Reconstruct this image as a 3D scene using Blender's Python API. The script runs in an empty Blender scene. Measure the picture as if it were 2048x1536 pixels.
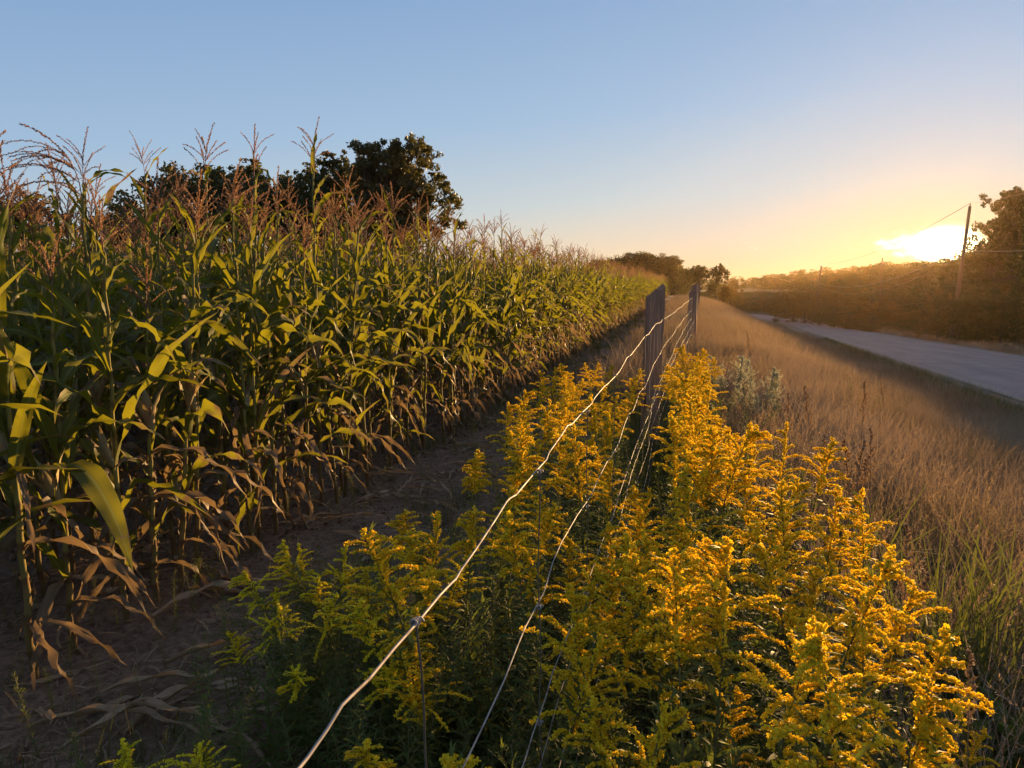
import bpy, math, random
import numpy as np
from mathutils import Vector, Matrix, Euler
R = math.radians
sc = bpy.context.scene
col = sc.collection
rng = np.random.default_rng(7)
random.seed(7)

# ------------------------------------------------------------------ camera, sky, sun, exposure
FPX = 1450.0; PITCH = R(6.72); EYE = 1.5
cam_d = bpy.data.cameras.new('camera'); cam = bpy.data.objects.new('camera', cam_d); col.objects.link(cam)
cam_d.sensor_width = 36; cam_d.lens = FPX/2048*36; cam_d.clip_end = 6000; cam_d.clip_start = .02
cam.location = (0, 0, EYE); cam.rotation_euler = (math.pi/2-PITCH, 0, 0)
sc.camera = cam

def ray(px, py):
    cx = (px-1024)/FPX; cy = (768-py)/FPX
    return np.array([cx, math.cos(PITCH)+cy*math.sin(PITCH), -math.sin(PITCH)+cy*math.cos(PITCH)])
def at_y(px, py, Y):
    d = ray(px, py); return np.array([0, 0, EYE])+d*(Y/d[1])
def at_z(px, py, z):
    d = ray(px, py); return np.array([0, 0, EYE])+d*((z-EYE)/d[2])

SUN_EL = R(3.6); SUN_AZ = R(30.3)          # azimuth clockwise from +Y
world = bpy.data.worlds.new('World'); sc.world = world; world.use_nodes = True
wn = world.node_tree; wn.nodes.clear()
def WN(t, **k):
    n = wn.nodes.new(t)
    for a, b in k.items(): setattr(n, a, b)
    return n
wl = wn.links.new
sky = WN('ShaderNodeTexSky', sky_type='NISHITA', sun_disc=False, sun_elevation=SUN_EL, sun_rotation=SUN_AZ)
sky.air_density = 1.0; sky.dust_density = 0.6; sky.ozone_density = 1.5; sky.altitude = 100
bgn = WN('ShaderNodeBackground'); bgn.inputs['Strength'].default_value = 0.079
wout = WN('ShaderNodeOutputWorld')
# clouds and the sun's aureole, by direction
tc = WN('ShaderNodeTexCoord')
sd = Vector((math.sin(SUN_AZ)*math.cos(R(3.6)), math.cos(SUN_AZ)*math.cos(R(3.6)), math.sin(R(3.6))))
sub = WN('ShaderNodeVectorMath', operation='SUBTRACT'); wl(tc.outputs['Generated'], sub.inputs[0]); sub.inputs[1].default_value = sd
rot = WN('ShaderNodeVectorRotate', rotation_type='Z_AXIS'); wl(sub.outputs[0], rot.inputs['Vector']); rot.inputs['Angle'].default_value = SUN_AZ
def scaled_len(sx, sz, dx=0, dz=0):
    a = WN('ShaderNodeVectorMath', operation='ADD'); wl(rot.outputs[0], a.inputs[0]); a.inputs[1].default_value = (dx, 0, dz)
    m = WN('ShaderNodeVectorMath', operation='MULTIPLY'); wl(a.outputs[0], m.inputs[0]); m.inputs[1].default_value = (sx, sx, sz)
    l = WN('ShaderNodeVectorMath', operation='LENGTH'); wl(m.outputs[0], l.inputs[0]); return l.outputs['Value']
def mapr(v, a, b, c, d):
    m = WN('ShaderNodeMapRange', interpolation_type='SMOOTHSTEP'); wl(v, m.inputs[0])
    for i, x in enumerate((a, b, c, d)): m.inputs[i+1].default_value = x
    return m.outputs[0]
def math_(op, a, b):
    m = WN('ShaderNodeMath', operation=op)
    for i, x in enumerate((a, b)):
        if isinstance(x, (int, float)): m.inputs[i].default_value = x
        else: wl(x, m.inputs[i])
    return m.outputs[0]
stretch = WN('ShaderNodeVectorMath', operation='MULTIPLY'); wl(rot.outputs[0], stretch.inputs[0]); stretch.inputs[1].default_value = (1, 1, 3.2)
nz = WN('ShaderNodeTexNoise'); wl(stretch.outputs[0], nz.inputs['Vector']); nz.inputs['Scale'].default_value = 42; nz.inputs['Detail'].default_value = 9; nz.inputs['Roughness'].default_value = .62
region = mapr(scaled_len(8.0, 30, .008, -.001), 1.15, .0, 0, .75)
region2 = mapr(scaled_len(16, 110, .205, -.003), 1, .2, 0, .42)
cl = math_('ADD', math_('MULTIPLY', region, 1.0), region2)
cl = math_('ADD', cl, nz.outputs['Fac'])
cl = mapr(cl, .86, 1.22, 0, 1)
core = math_('POWER', mapr(scaled_len(19, 33, -.004, .001), 1.0, .1, 0, 1), 1.8)
aur = mapr(scaled_len(3.0, 5.5), 1.0, .0, 0, 1)
def addc(base, fac, colr):
    m = WN('ShaderNodeMix', data_type='RGBA', blend_type='ADD'); wl(fac, m.inputs[0]); m.clamp_result = False
    wl(base, m.inputs[6]); m.inputs[7].default_value = (*colr, 1); return m.outputs[2]
def lin(c): return tuple((x/255/12.92 if x < 10 else ((x/255+.055)/1.055)**2.4)*4.4 for x in c)
# evening colours by height above the horizon; away from the sun's azimuth the warm band sinks
nrm = WN('ShaderNodeVectorMath', operation='NORMALIZE'); wl(tc.outputs['Generated'], nrm.inputs[0])
sepn = WN('ShaderNodeSeparateXYZ'); wl(nrm.outputs[0], sepn.inputs[0])
dt = WN('ShaderNodeVectorMath', operation='DOT_PRODUCT'); wl(nrm.outputs[0], dt.inputs[0]); dt.inputs[1].default_value = (math.sin(SUN_AZ), math.cos(SUN_AZ), 0)
ee = math_('ADD', sepn.outputs[2], math_('MULTIPLY', math_('SUBTRACT', 1.0, dt.outputs['Value']), .15))
rp = WN('ShaderNodeValToRGB'); wl(ee, rp.inputs[0]); el_ = rp.color_ramp.elements
stops = [(0, (240, 186, 128)), (.03, (238, 198, 148)), (.075, (222, 204, 180)), (.14, (192, 202, 206)), (.25, (158, 186, 214)), (.43, (131, 163, 203)), (.85, (124, 148, 184)), (1, (124, 148, 184))]
while len(el_) < len(stops): el_.new(.5)
for i, (p_, c_) in enumerate(stops): el_[i].position = p_; el_[i].color = (*lin(c_), 1)
nsk = WN('ShaderNodeVectorMath', operation='MULTIPLY'); wl(sky.outputs[0], nsk.inputs[0]); nsk.inputs[1].default_value = (.10, .10, .12)
half = WN('ShaderNodeVectorMath', operation='MINIMUM'); wl(nsk.outputs[0], half.inputs[0]); half.inputs[1].default_value = (.6, .5, .4)
base_ = WN('ShaderNodeVectorMath', operation='MULTIPLY_ADD'); wl(rp.outputs[0], base_.inputs[0]); base_.inputs[1].default_value = (.9, .9, .9); wl(half.outputs[0], base_.inputs[2])
glow = WN('ShaderNodeMix', data_type='RGBA'); glow.clamp_result = False
wl(math_('MULTIPLY', math_('POWER', aur, 2.2), .34), glow.inputs[0]); wl(base_.outputs[0], glow.inputs[6]); glow.inputs[7].default_value = (*[x*1.15 for x in lin((255, 205, 112))], 1)
c1 = glow.outputs[2]
c2 = addc(c1, math_('POWER', cl, 1.6), (9, 7, 3.6))
c3 = addc(c2, core, (60, 48, 26))
wl(c3, bgn.inputs['Color']); wl(bgn.outputs[0], wout.inputs['Surface'])

sun_d = bpy.data.lights.new('sun', 'SUN'); sun = bpy.data.objects.new('sun', sun_d); col.objects.link(sun)
sun_d.energy = 5.0; sun_d.angle = R(.55); sun_d.color = (1.0, .60, .24)
sun.rotation_euler = (math.pi/2-SUN_EL, 0, math.pi-SUN_AZ)
vs = sc.view_settings; vs.view_transform = 'Standard'; vs.look = 'None'; vs.gamma = 1; vs.exposure = 1.62; vs.use_curve_mapping = False
cy = sc.cycles; cy.max_bounces = 8; cy.diffuse_bounces = 3; cy.transmission_bounces = 4; cy.transparent_max_bounces = 8
cy.volume_bounces = 1; cy.sample_clamp_indirect = 6; cy.use_denoising = True
HAZE = True

# ------------------------------------------------------------------ geometry helpers
class Geo:
    def __init__(s): s.V=[]; s.Q=[]; s.T=[]; s.U=[]; s.A=[]; s.MQ=[]; s.MT=[]; s.n=0
    def add(s, v, q=None, t=None, uv=None, var=0.0, mat=0):
        v = np.asarray(v, float).reshape(-1, 3); k = len(v)
        s.V.append(v)
        s.U.append(np.zeros((k, 2)) if uv is None else np.asarray(uv, float).reshape(-1, 2))
        s.A.append(np.full(k, var) if np.isscalar(var) else np.asarray(var, float))
        if q is not None and len(q): q = np.asarray(q, int).reshape(-1, 4); s.Q.append(q+s.n); s.MQ.append(np.full(len(q), mat))
        if t is not None and len(t): t = np.asarray(t, int).reshape(-1, 3); s.T.append(t+s.n); s.MT.append(np.full(len(t), mat))
        s.n += k; return s
    def merge(s, o, M=None, var=None, mat=None):
        a = o.arrays(); v = a[0]
        if M is not None: M = np.array(M); v = v@M[:3, :3].T+M[:3, 3]
        s.V.append(v); s.U.append(a[3]); s.A.append(a[4] if var is None else a[4]*0+var)
        s.Q.append(a[1]+s.n); s.T.append(a[2]+s.n)
        s.MQ.append(a[5] if mat is None else a[5]*0+mat); s.MT.append(a[6] if mat is None else a[6]*0+mat); s.n += len(v); return s
    def arrays(s):
        c = lambda L, w, ty: np.concatenate(L).astype(ty) if L else np.zeros((0, w) if w else 0, ty)
        r = (c(s.V, 3, float), c(s.Q, 4, int), c(s.T, 3, int), c(s.U, 2, float), c(s.A, 0, float), c(s.MQ, 0, int), c(s.MT, 0, int))
        s.V, s.Q, s.T, s.U, s.A, s.MQ, s.MT = [[x] for x in r]; return r
    def mesh(s, name, mats, smooth=True):
        V, Q, T, U, A, MQ, MT = s.arrays()
        me = bpy.data.meshes.new(name)
        me.vertices.add(len(V)); me.vertices.foreach_set('co', V.ravel())
        li = np.concatenate([Q.ravel(), T.ravel()]); nq = len(Q); nt = len(T)
        me.loops.add(len(li)); me.loops.foreach_set('vertex_index', li.astype(np.int32))
        me.polygons.add(nq+nt)
        ls = np.concatenate([np.arange(nq)*4, nq*4+np.arange(nt)*3]).astype(np.int32)
        me.polygons.foreach_set('loop_start', ls)
        me.polygons.foreach_set('material_index', np.concatenate([MQ, MT]).astype(np.int32))
        me.polygons.foreach_set('use_smooth', np.full(nq+nt, smooth))
        uvl = me.uv_layers.new(name='UVMap'); uvl.data.foreach_set('uv', U[li].ravel())
        at = me.attributes.new('var', 'FLOAT', 'POINT'); at.data.foreach_set('value', A)
        for m in (mats if isinstance(mats, (list, tuple)) else [mats]): me.materials.append(m)
        me.update(calc_edges=True); me.validate()
        return me

def grid_faces(nu, nv, wrap=False):
    i = np.arange(nu-1)[:, None]; J = nv if wrap else nv-1; j = np.arange(J)[None]
    a = i*nv+j; b = i*nv+(j+1) % nv; return np.stack([a, b, b+nv, a+nv], -1).reshape(-1, 4)

def tube(g, P, r, sides=6, var=0.0, mat=0, cap=True, seed=0):
    P = np.asarray(P, float); n = len(P); r = np.broadcast_to(np.asarray(r, float), (n,))
    T = np.gradient(P, axis=0); T /= np.linalg.norm(T, axis=1)[:, None]+1e-9
    up = np.array([0, 0, 1.0]) if abs(T[:, 2]).mean() < .85 else np.array([1.0, 0, 0])
    A = np.cross(T, up); A /= np.linalg.norm(A, axis=1)[:, None]+1e-9; B = np.cross(T, A)
    th = np.arange(sides)/sides*2*np.pi
    v = P[:, None]+r[:, None, None]*(np.cos(th)[None, :, None]*A[:, None]+np.sin(th)[None, :, None]*B[:, None])
    L = np.concatenate([[0], np.cumsum(np.linalg.norm(np.diff(P, axis=0), axis=1))])
    uv = np.stack([np.broadcast_to(th/6.283, (n, sides)), np.broadcast_to(L[:, None], (n, sides))], -1)
    g.add(v.reshape(-1, 3), grid_faces(n, sides, True), uv=uv.reshape(-1, 2), var=var if np.isscalar(var) else np.repeat(var, sides), mat=mat)
    if cap:
        k = len(th); idx = [[0, a, a+1] for a in range(1, k-1)]
        g.add(v[-1], t=idx, var=var if np.isscalar(var) else var[-1], mat=mat)
    return g

def leafgeo(L, W, a0, a1, curve=1.0, fold=.35, wave=.012, twist=0.0, side=0.0, nseg=12, nc=5, seed=0, kink=None, tipp=1.0, var=0.0, base=.55):
    """strap leaf growing from the origin in +X/+Z; a0, a1 angles from vertical at base and tip"""
    r = np.random.default_rng(seed)
    s = np.linspace(0, 1, nseg+1)
    ang = a0+(a1-a0)*s**curve
    if kink: ang = ang+kink[1]*(1/(1+np.exp(-(s-kink[0])*60)))
    ds = L/nseg
    dx = np.sin(ang)*ds; dz = np.cos(ang)*ds
    x = np.concatenate([[0], np.cumsum(dx[:-1])]); z = np.concatenate([[0], np.cumsum(dz[:-1])])
    y = side*L*s**2
    P = np.stack([x, y, z], 1)
    T = np.gradient(P, axis=0); T /= np.linalg.norm(T, axis=1)[:, None]
    S = np.cross(np.array([[0, 0, 1.0]])*0+np.stack([-np.cos(ang), 0*ang, np.sin(ang)], 1), T); S = np.tile([0, 1.0, 0], (nseg+1, 1))
    N = np.cross(T, S); N /= np.linalg.norm(N, axis=1)[:, None]; S = np.cross(N, T)
    tw = twist*s**1.3+.15*np.sin(s*5+seed)
    S2 = S*np.cos(tw)[:, None]+N*np.sin(tw)[:, None]; N2 = np.cross(T, S2)
    w = W/2*np.where(s < .25, base+(1-base)*np.sin(s/.25*np.pi/2), 1.0)*np.clip(1-((s-.25)/.75).clip(0)**2.1, 0.02, 1)**tipp
    c = np.linspace(-1, 1, nc)
    ph = r.uniform(0, 6.28, 2)
    wv = wave*np.sin(s[:, None]*r.uniform(18, 26)+np.where(c > 0, ph[0], ph[1])[None])*np.abs(c)[None]**2*np.minimum(1, 4*s*(1-s))[:, None]*2
    fo = fold*(1-.75*s)
    off = c[None]*w[:, None]*np.cos(fo)[:, None]
    hz = -np.abs(c)[None]*w[:, None]*np.sin(-fo)[:, None]+wv
    v = P[:, None]+off[..., None]*S2[:, None]+hz[..., None]*N2[:, None]*(-1 if N2[0, 2] < 0 else 1)
    uv = np.stack([np.broadcast_to((c+1)/2, off.shape), np.broadcast_to(s[:, None], off.shape)], -1)
    g = Geo(); g.add(v.reshape(-1, 3), grid_faces(nseg+1, nc), uv=uv.reshape(-1, 2), var=var); return g

# ------------------------------------------------------------------ materials
def mat(name, fn):
    m = bpy.data.materials.new(name); m.use_nodes = True; nt = m.node_tree; nt.nodes.clear()
    out = nt.nodes.new('ShaderNodeOutputMaterial')
    class K:
        N = staticmethod(lambda t, **k: (lambda n: ([setattr(n, a, b) for a, b in k.items()], n)[1])(nt.nodes.new(t)))
        @staticmethod
        def L(a, b): nt.links.new(a, b)
        @staticmethod
        def S(sock, v):
            if hasattr(v, 'links') or isinstance(v, bpy.types.NodeSocket): nt.links.new(v, sock)
            else: sock.default_value = (*v, 1) if isinstance(v, tuple) and len(v) == 3 and sock.type == 'RGBA' else v
        @classmethod
        def mix(k, f, a, b, mode='MIX'):
            n = k.N('ShaderNodeMix', data_type='RGBA', blend_type=mode); k.S(n.inputs[0], f); k.S(n.inputs[6], a); k.S(n.inputs[7], b); return n.outputs[2]
        @classmethod
        def m(k, op, a, b=0.0, c=0.0):
            n = k.N('ShaderNodeMath', operation=op); k.S(n.inputs[0], a); k.S(n.inputs[1], b)
            if op in ('MULTIPLY_ADD',): k.S(n.inputs[2], c)
            return n.outputs[0]
        @classmethod
        def rng(k, v, a, b, c=0.0, d=1.0):
            n = k.N('ShaderNodeMapRange'); k.S(n.inputs[0], v)
            for i, x in enumerate((a, b, c, d)): n.inputs[i+1].default_value = x
            return n.outputs[0]
        @classmethod
        def noise(k, scale, detail=4, vec=None, rough=.55, dist=0):
            n = k.N('ShaderNodeTexNoise'); n.inputs['Scale'].default_value = scale; n.inputs['Detail'].default_value = detail
            n.inputs['Roughness'].default_value = rough; n.inputs['Distortion'].default_value = dist
            if vec is not None: k.L(vec, n.inputs['Vector'])
            return n.outputs['Fac']
        @classmethod
        def attr(k, nm='var'):
            return k.N('ShaderNodeAttribute', attribute_name=nm).outputs['Fac']
        @classmethod
        def rand(k): return k.N('ShaderNodeObjectInfo').outputs['Random']
        @classmethod
        def ramp(k, v, stops):
            n = k.N('ShaderNodeValToRGB'); k.S(n.inputs[0], v); e = n.color_ramp.elements
            while len(e) < len(stops): e.new(.5)
            for i, (p, c) in enumerate(stops): e[i].position = p; e[i].color = (*c, 1)
            return n.outputs[0]
        @classmethod
        def sc(k, c, f):
            n = k.N('ShaderNodeVectorMath', operation='SCALE'); k.S(n.inputs[0], c); k.S(n.inputs[3], f); return n.outputs[0]
        @classmethod
        def leaf(k, color, trans, rough=.5, tfac=.4, spec=.35, tcol=None):
            p = k.N('ShaderNodeBsdfPrincipled'); k.S(p.inputs['Base Color'], color); k.S(p.inputs['Roughness'], rough); p.inputs['Specular IOR Level'].default_value = spec
            t = k.N('ShaderNodeBsdfTranslucent'); k.S(t.inputs['Color'], trans)
            mx = k.N('ShaderNodeMixShader'); k.S(mx.inputs[0], tfac); k.L(p.outputs[0], mx.inputs[1]); k.L(t.outputs[0], mx.inputs[2])
            k.L(mx.outputs[0], out.inputs['Surface'])
        @classmethod
        def pbr(k, color, rough=.8, metal=0.0, bump=None, bstr=.3, bdist=.01, spec=.4):
            p = k.N('ShaderNodeBsdfPrincipled'); k.S(p.inputs['Base Color'], color); k.S(p.inputs['Roughness'], rough); p.inputs['Metallic'].default_value = metal
            p.inputs['Specular IOR Level'].default_value = spec
            if bump is not None:
                b = k.N('ShaderNodeBump'); b.inputs['Strength'].default_value = bstr; b.inputs['Distance'].default_value = bdist; k.S(b.inputs['Height'], bump); k.L(b.outputs[0], p.inputs['Normal'])
            k.L(p.outputs[0], out.inputs['Surface'])
    fn(K); return m

def f_corn(k):
    uv = k.N('ShaderNodeUVMap').outputs[0]; sp = k.N('ShaderNodeSeparateXYZ'); k.L(uv, sp.inputs[0])
    u, v = sp.outputs[0], sp.outputs[1]
    oi = k.N('ShaderNodeObjectInfo'); rnd = oi.outputs['Random']
    dry0 = k.attr()
    spc = k.N('ShaderNodeSeparateColor'); k.L(oi.outputs['Color'], spc.inputs[0])
    dry0 = k.m('ADD', dry0, k.m('MULTIPLY', spc.outputs[0], 1.0))
    geo = k.N('ShaderNodeNewGeometry').outputs['Position']
    mp = k.N('ShaderNodeMapping'); k.L(uv, mp.inputs[0]); mp.inputs['Scale'].default_value = (26, 1.2, 1)
    stri = k.noise(1.0, 2, mp.outputs[0])
    n1 = k.noise(9, 4, geo); n2 = k.noise(60, 3, geo)
    green = k.mix(n1, (.040, .044, .009), (.105, .095, .018))
    green = k.mix(k.rng(rnd, .2, 1, 0, .55), green, (.11, .125, .018))
    green = k.mix(k.rng(stri, .35, .7, 0, .45), green, (.11, .15, .03))
    edge = k.m('ABSOLUTE', k.m('SUBTRACT', u, .5))
    mid = k.rng(edge, .03, .07, 1, 0)
    green = k.mix(k.m('MULTIPLY', mid, .8), green, (.24, .28, .09))
    dryc = k.mix(n2, (.12, .088, .05), (.28, .215, .13))
    dryc = k.mix(k.rng(stri, .3, .7, 0, .5), dryc, (.16, .08, .035))
    # browning creeps in from the tip, edges and with the leaf's age
    d = k.m('ADD', dry0, k.m('MULTIPLY', k.rng(v, .55, 1.0), .45))
    d = k.m('ADD', d, k.m('MULTIPLY', k.rng(edge, .36, .5), .35))
    d = k.m('ADD', d, k.rng(k.noise(14, 5, geo), .35, .7, -.35, .35))
    f = k.rng(d, .42, .62)
    c = k.mix(f, green, dryc); c = k.mix(k.rng(k.noise(32, 5, geo, .7), .6, .68, 0, .75), c, (.13, .08, .035))
    t = k.mix(f, (.28, .27, .014), (.22, .145, .065))
    k.leaf(c, t, k.rng(n1, .3, .7, .5, .72), tfac=.36, spec=.25)
M_corn = mat('corn_leaf', f_corn)
def f_stalk(k):
    uv = k.N('ShaderNodeUVMap').outputs[0]; sp = k.N('ShaderNodeSeparateXYZ'); k.L(uv, sp.inputs[0])
    v = k.attr(); geo = k.N('ShaderNodeNewGeometry').outputs['Position']
    mp = k.N('ShaderNodeMapping'); k.L(geo, mp.inputs[0]); mp.inputs['Scale'].default_value = (120, 120, 5)
    st = k.noise(1, 3, mp.outputs[0]); n = k.noise(7, 4, geo)
    c = k.mix(k.rng(n, .4, .65), (.20, .17, .035), (.31, .23, .065))
    c = k.mix(k.rng(st, .4, .6, 0, .5), c, (.12, .12, .03))
    c = k.mix(v, c, (.14, .075, .035))
    k.leaf(c, (.3, .26, .05), .72, tfac=.08, spec=.15)
M_stalk = mat('corn_stalk', f_stalk)
def f_tassel(k):
    n = k.noise(40, 3, k.N('ShaderNodeNewGeometry').outputs['Position'])
    c = k.mix(k.rng(k.m('ADD', k.m('MULTIPLY', n, .6), k.m('MULTIPLY', k.rand(), .5)), .3, .8), (.13, .058, .038), (.34, .19, .11))
    k.leaf(c, (.42, .22, .10), .7, tfac=.3)
M_tassel = mat('corn_tassel', f_tassel)
def f_husk(k):
    uv = k.N('ShaderNodeUVMap').outputs[0]; mp = k.N('ShaderNodeMapping'); k.L(uv, mp.inputs[0]); mp.inputs['Scale'].default_value = (30, 3, 1)
    n = k.noise(1, 3, mp.outputs[0]); g = k.noise(20, 4, k.N('ShaderNodeNewGeometry').outputs['Position'])
    c = k.mix(k.rng(n, .35, .65), (.22, .20, .07), (.40, .30, .16)); c = k.mix(k.rng(g, .5, .75), c, (.32, .13, .07))
    k.leaf(c, (.4, .28, .1), .6, tfac=.2)
M_husk = mat('corn_husk', f_husk)
def f_dry(k):
    uv = k.N('ShaderNodeUVMap').outputs[0]; mp = k.N('ShaderNodeMapping'); k.L(uv, mp.inputs[0]); mp.inputs['Scale'].default_value = (22, 1.5, 1)
    st = k.noise(1, 3, mp.outputs[0]); n = k.noise(25, 4, k.N('ShaderNodeNewGeometry').outputs['Position'])
    c = k.mix(k.rng(st, .3, .7), (.27, .17, .095), (.48, .34, .20)); c = k.mix(k.rng(n, .45, .75, 0, .7), c, (.17, .11, .06))
    k.leaf(c, (.35, .22, .09), .75, tfac=.22)
M_dry = mat('dry_leaf', f_dry)
def f_flower(k):
    v = k.attr(); r = k.rand(); n = k.noise(160, 2, k.N('ShaderNodeNewGeometry').outputs['Position'])
    c = k.mix(n, (.88, .58, .015), (.98, .80, .04)); c = k.mix(k.rng(r, .3, 1, 0, .5), c, (.76, .62, .03))
    c = k.mix(v, c, (.16, .22, .02))
    k.leaf(c, k.mix(v, (.95, .62, .015), (.25, .35, .02)), .6, tfac=.4, spec=.2)
M_flower = mat('goldenrod_flower', f_flower)
def f_lemon(k):
    v = k.attr(); r = k.rand(); n = k.noise(60, 3, k.N('ShaderNodeNewGeometry').outputs['Position'])
    c = k.mix(k.rng(n, .35, .65), (.86, .66, .02), (.98, .82, .04)); c = k.mix(k.rng(r, 0, 1, 0, .12), c, (.52, .56, .03))
    k.leaf(c, (.90, .78, .03), .6, tfac=.4, spec=.2)
M_lemon = mat('goldenrod_flower_opening', f_lemon)
def f_white(k):
    v = k.attr(); c = k.mix(v, (.75, .70, .50), (.20, .22, .08)); k.leaf(c, c, .6, tfac=.35, spec=.2)
M_white = mat('aster_flower', f_white)
def f_gleaf(k):
    uv = k.N('ShaderNodeUVMap').outputs[0]; sp = k.N('ShaderNodeSeparateXYZ'); k.L(uv, sp.inputs[0])
    n = k.noise(18, 3, k.N('ShaderNodeNewGeometry').outputs['Position']); r = k.rand()
    c = k.mix(n, (.038, .062, .014), (.11, .14, .028)); c = k.mix(k.rng(r, .3, 1, 0, .4), c, (.12, .13, .025))
    c = k.mix(k.rng(k.attr(), 0, 1), c, (.16, .10, .04))
    e = k.rng(k.m('ABSOLUTE', k.m('SUBTRACT', sp.outputs[0], .5)), .0, .1, .5, 0); c = k.mix(e, c, (.16, .2, .06))
    k.leaf(c, (.20, .24, .02), .65, tfac=.35, spec=.2)
M_gleaf = mat('goldenrod_leaf', f_gleaf)
def f_gstem(k):
    n = k.noise(12, 3, k.N('ShaderNodeNewGeometry').outputs['Position']); k.leaf(k.mix(n, (.09, .12, .03), (.17, .12, .05)), (.2, .2, .05), .6, tfac=.1)
M_gstem = mat('herb_stem', f_gstem)
def f_grass(k):
    v = k.attr(); r = k.rand(); geo = k.N('ShaderNodeNewGeometry').outputs['Position']; n = k.noise(.7, 3, geo)
    c = k.mix(k.rng(k.m('ADD', k.m('MULTIPLY', r, .6), k.m('MULTIPLY', v, .4)), 0, 1), (.13, .09, .055), (.37, .275, .165))
    c = k.mix(k.rng(n, .42, .62, 0, .75), c, (.13, .105, .05)); c = k.mix(k.rng(k.noise(2.6, 3, geo), .5, .72, 0, .6), c, (.12, .075, .055)); c = k.mix(k.rng(k.noise(.45, 4, k.N('ShaderNodeNewGeometry').outputs['Position']), .46, .6, 0, .6), c, (.50, .38, .27))
    k.leaf(c, (.36, .24, .12), .7, tfac=.30, spec=.25)
M_grass = mat('dry_grass', f_grass)
def f_ggrass(k):
    v = k.attr(); n = k.noise(1.3, 3, k.N('ShaderNodeNewGeometry').outputs['Position'])
    c = k.mix(k.rng(k.m('ADD', v, n), .4, 1.4), (.045, .055, .018), (.16, .125, .05)); k.leaf(c, (.18, .2, .03), .85, tfac=.3, spec=.08)
M_ggrass = mat('green_grass', f_ggrass)
def f_tree(k):
    v = k.attr(); r = k.rand(); n = k.noise(.5, 4, k.N('ShaderNodeNewGeometry').outputs['Position'])
    c = k.mix(k.rng(k.m('ADD', n, v), .4, 1.4), (.028, .042, .010), (.085, .085, .018)); c = k.mix(k.rng(r, 0, 1, 0, .5), c, (.075, .065, .018))
    k.leaf(c, (.14, .12, .012), .6, tfac=.25)
M_tree = mat('tree_leaves', f_tree)
def f_tree_warm(k):
    v = k.attr(); n = k.noise(.6, 4, k.N('ShaderNodeNewGeometry').outputs['Position'])
    c = k.mix(k.rng(k.m('ADD', n, v), .4, 1.4), (.06, .05, .014), (.16, .11, .03)); k.leaf(c, (.24, .15, .02), .6, tfac=.35)
M_tree_warm = mat('tree_leaves_warm', f_tree_warm)  # paler, browner leaves; sunlight on the lit trees is put into this colour
def f_bark(k):
    geo = k.N('ShaderNodeNewGeometry').outputs['Position']; mp = k.N('ShaderNodeMapping'); k.L(geo, mp.inputs[0]); mp.inputs['Scale'].default_value = (8, 8, 1.5)
    n = k.noise(1, 5, mp.outputs[0]); k.pbr(k.mix(n, (.04, .03, .022), (.13, .10, .08)), .9, bump=n, bstr=.6, bdist=.03)
M_bark = mat('bark', f_bark)
def f_soil(k):
    geo = k.N('ShaderNodeNewGeometry').outputs['Position']
    n = k.noise(1.3, 5, geo); f = k.noise(28, 6, geo, .65); g = k.noise(110, 4, geo)
    c = k.mix(k.rng(f, .35, .68), (.13, .075, .048), (.34, .22, .145)); c = k.mix(k.rng(n, .45, .65, 0, .5), c, (.09, .07, .04))
    c = k.mix(k.rng(g, .62, .72, 0, .6), c, (.24, .17, .11))
    far = k.m('ABSOLUTE', k.attr()); c = k.mix(far, c, k.mix(n, (.10, .085, .035), (.16, .115, .06)))
    k.pbr(c, .95, bump=k.m('ADD', f, k.m('MULTIPLY', g, .4)), bstr=.8, bdist=.035, spec=.2)
M_soil = mat('soil', f_soil)
def f_road(k):
    geo = k.N('ShaderNodeNewGeometry').outputs['Position']; uv = k.N('ShaderNodeUVMap').outputs[0]
    sp = k.N('ShaderNodeSeparateXYZ'); k.L(uv, sp.inputs[0])
    mp = k.N('ShaderNodeMapping'); k.L(uv, mp.inputs[0]); mp.inputs['Scale'].default_value = (9, .12, 1)
    n = k.noise(1, 4, mp.outputs[0]); g = k.noise(60, 5, geo, .7); b = k.noise(.8, 4, geo)
    c = k.mix(k.rng(n, .3, .7), (.19, .125, .105), (.28, .195, .165)); c = k.mix(k.rng(g, .45, .7, 0, .45), c, (.36, .32, .30)); c = k.mix(k.rng(b, .45, .7, 0, .3), c, (.12, .10, .095))
    e = k.rng(k.m('ABSOLUTE', k.m('SUBTRACT', sp.outputs[0], .5)), .42, .5); e = k.rng(k.m('ADD', e, k.m('MULTIPLY', b, .6)), .7, 1.1)
    c = k.mix(e, c, (.22, .17, .12))
    k.pbr(c, .72, bump=g, bstr=.35, bdist=.01, spec=.3)
M_road = mat('asphalt', f_road)
def f_gravel(k):
    geo = k.N('ShaderNodeNewGeometry').outputs['Position']; g = k.noise(40, 5, geo, .7); n = k.noise(1, 4, geo)
    k.pbr(k.mix(g, (.09, .065, .04), (.30, .23, .16)), .9, bump=g, bstr=.7, bdist=.03)
M_gravel = mat('gravel', f_gravel)
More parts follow.
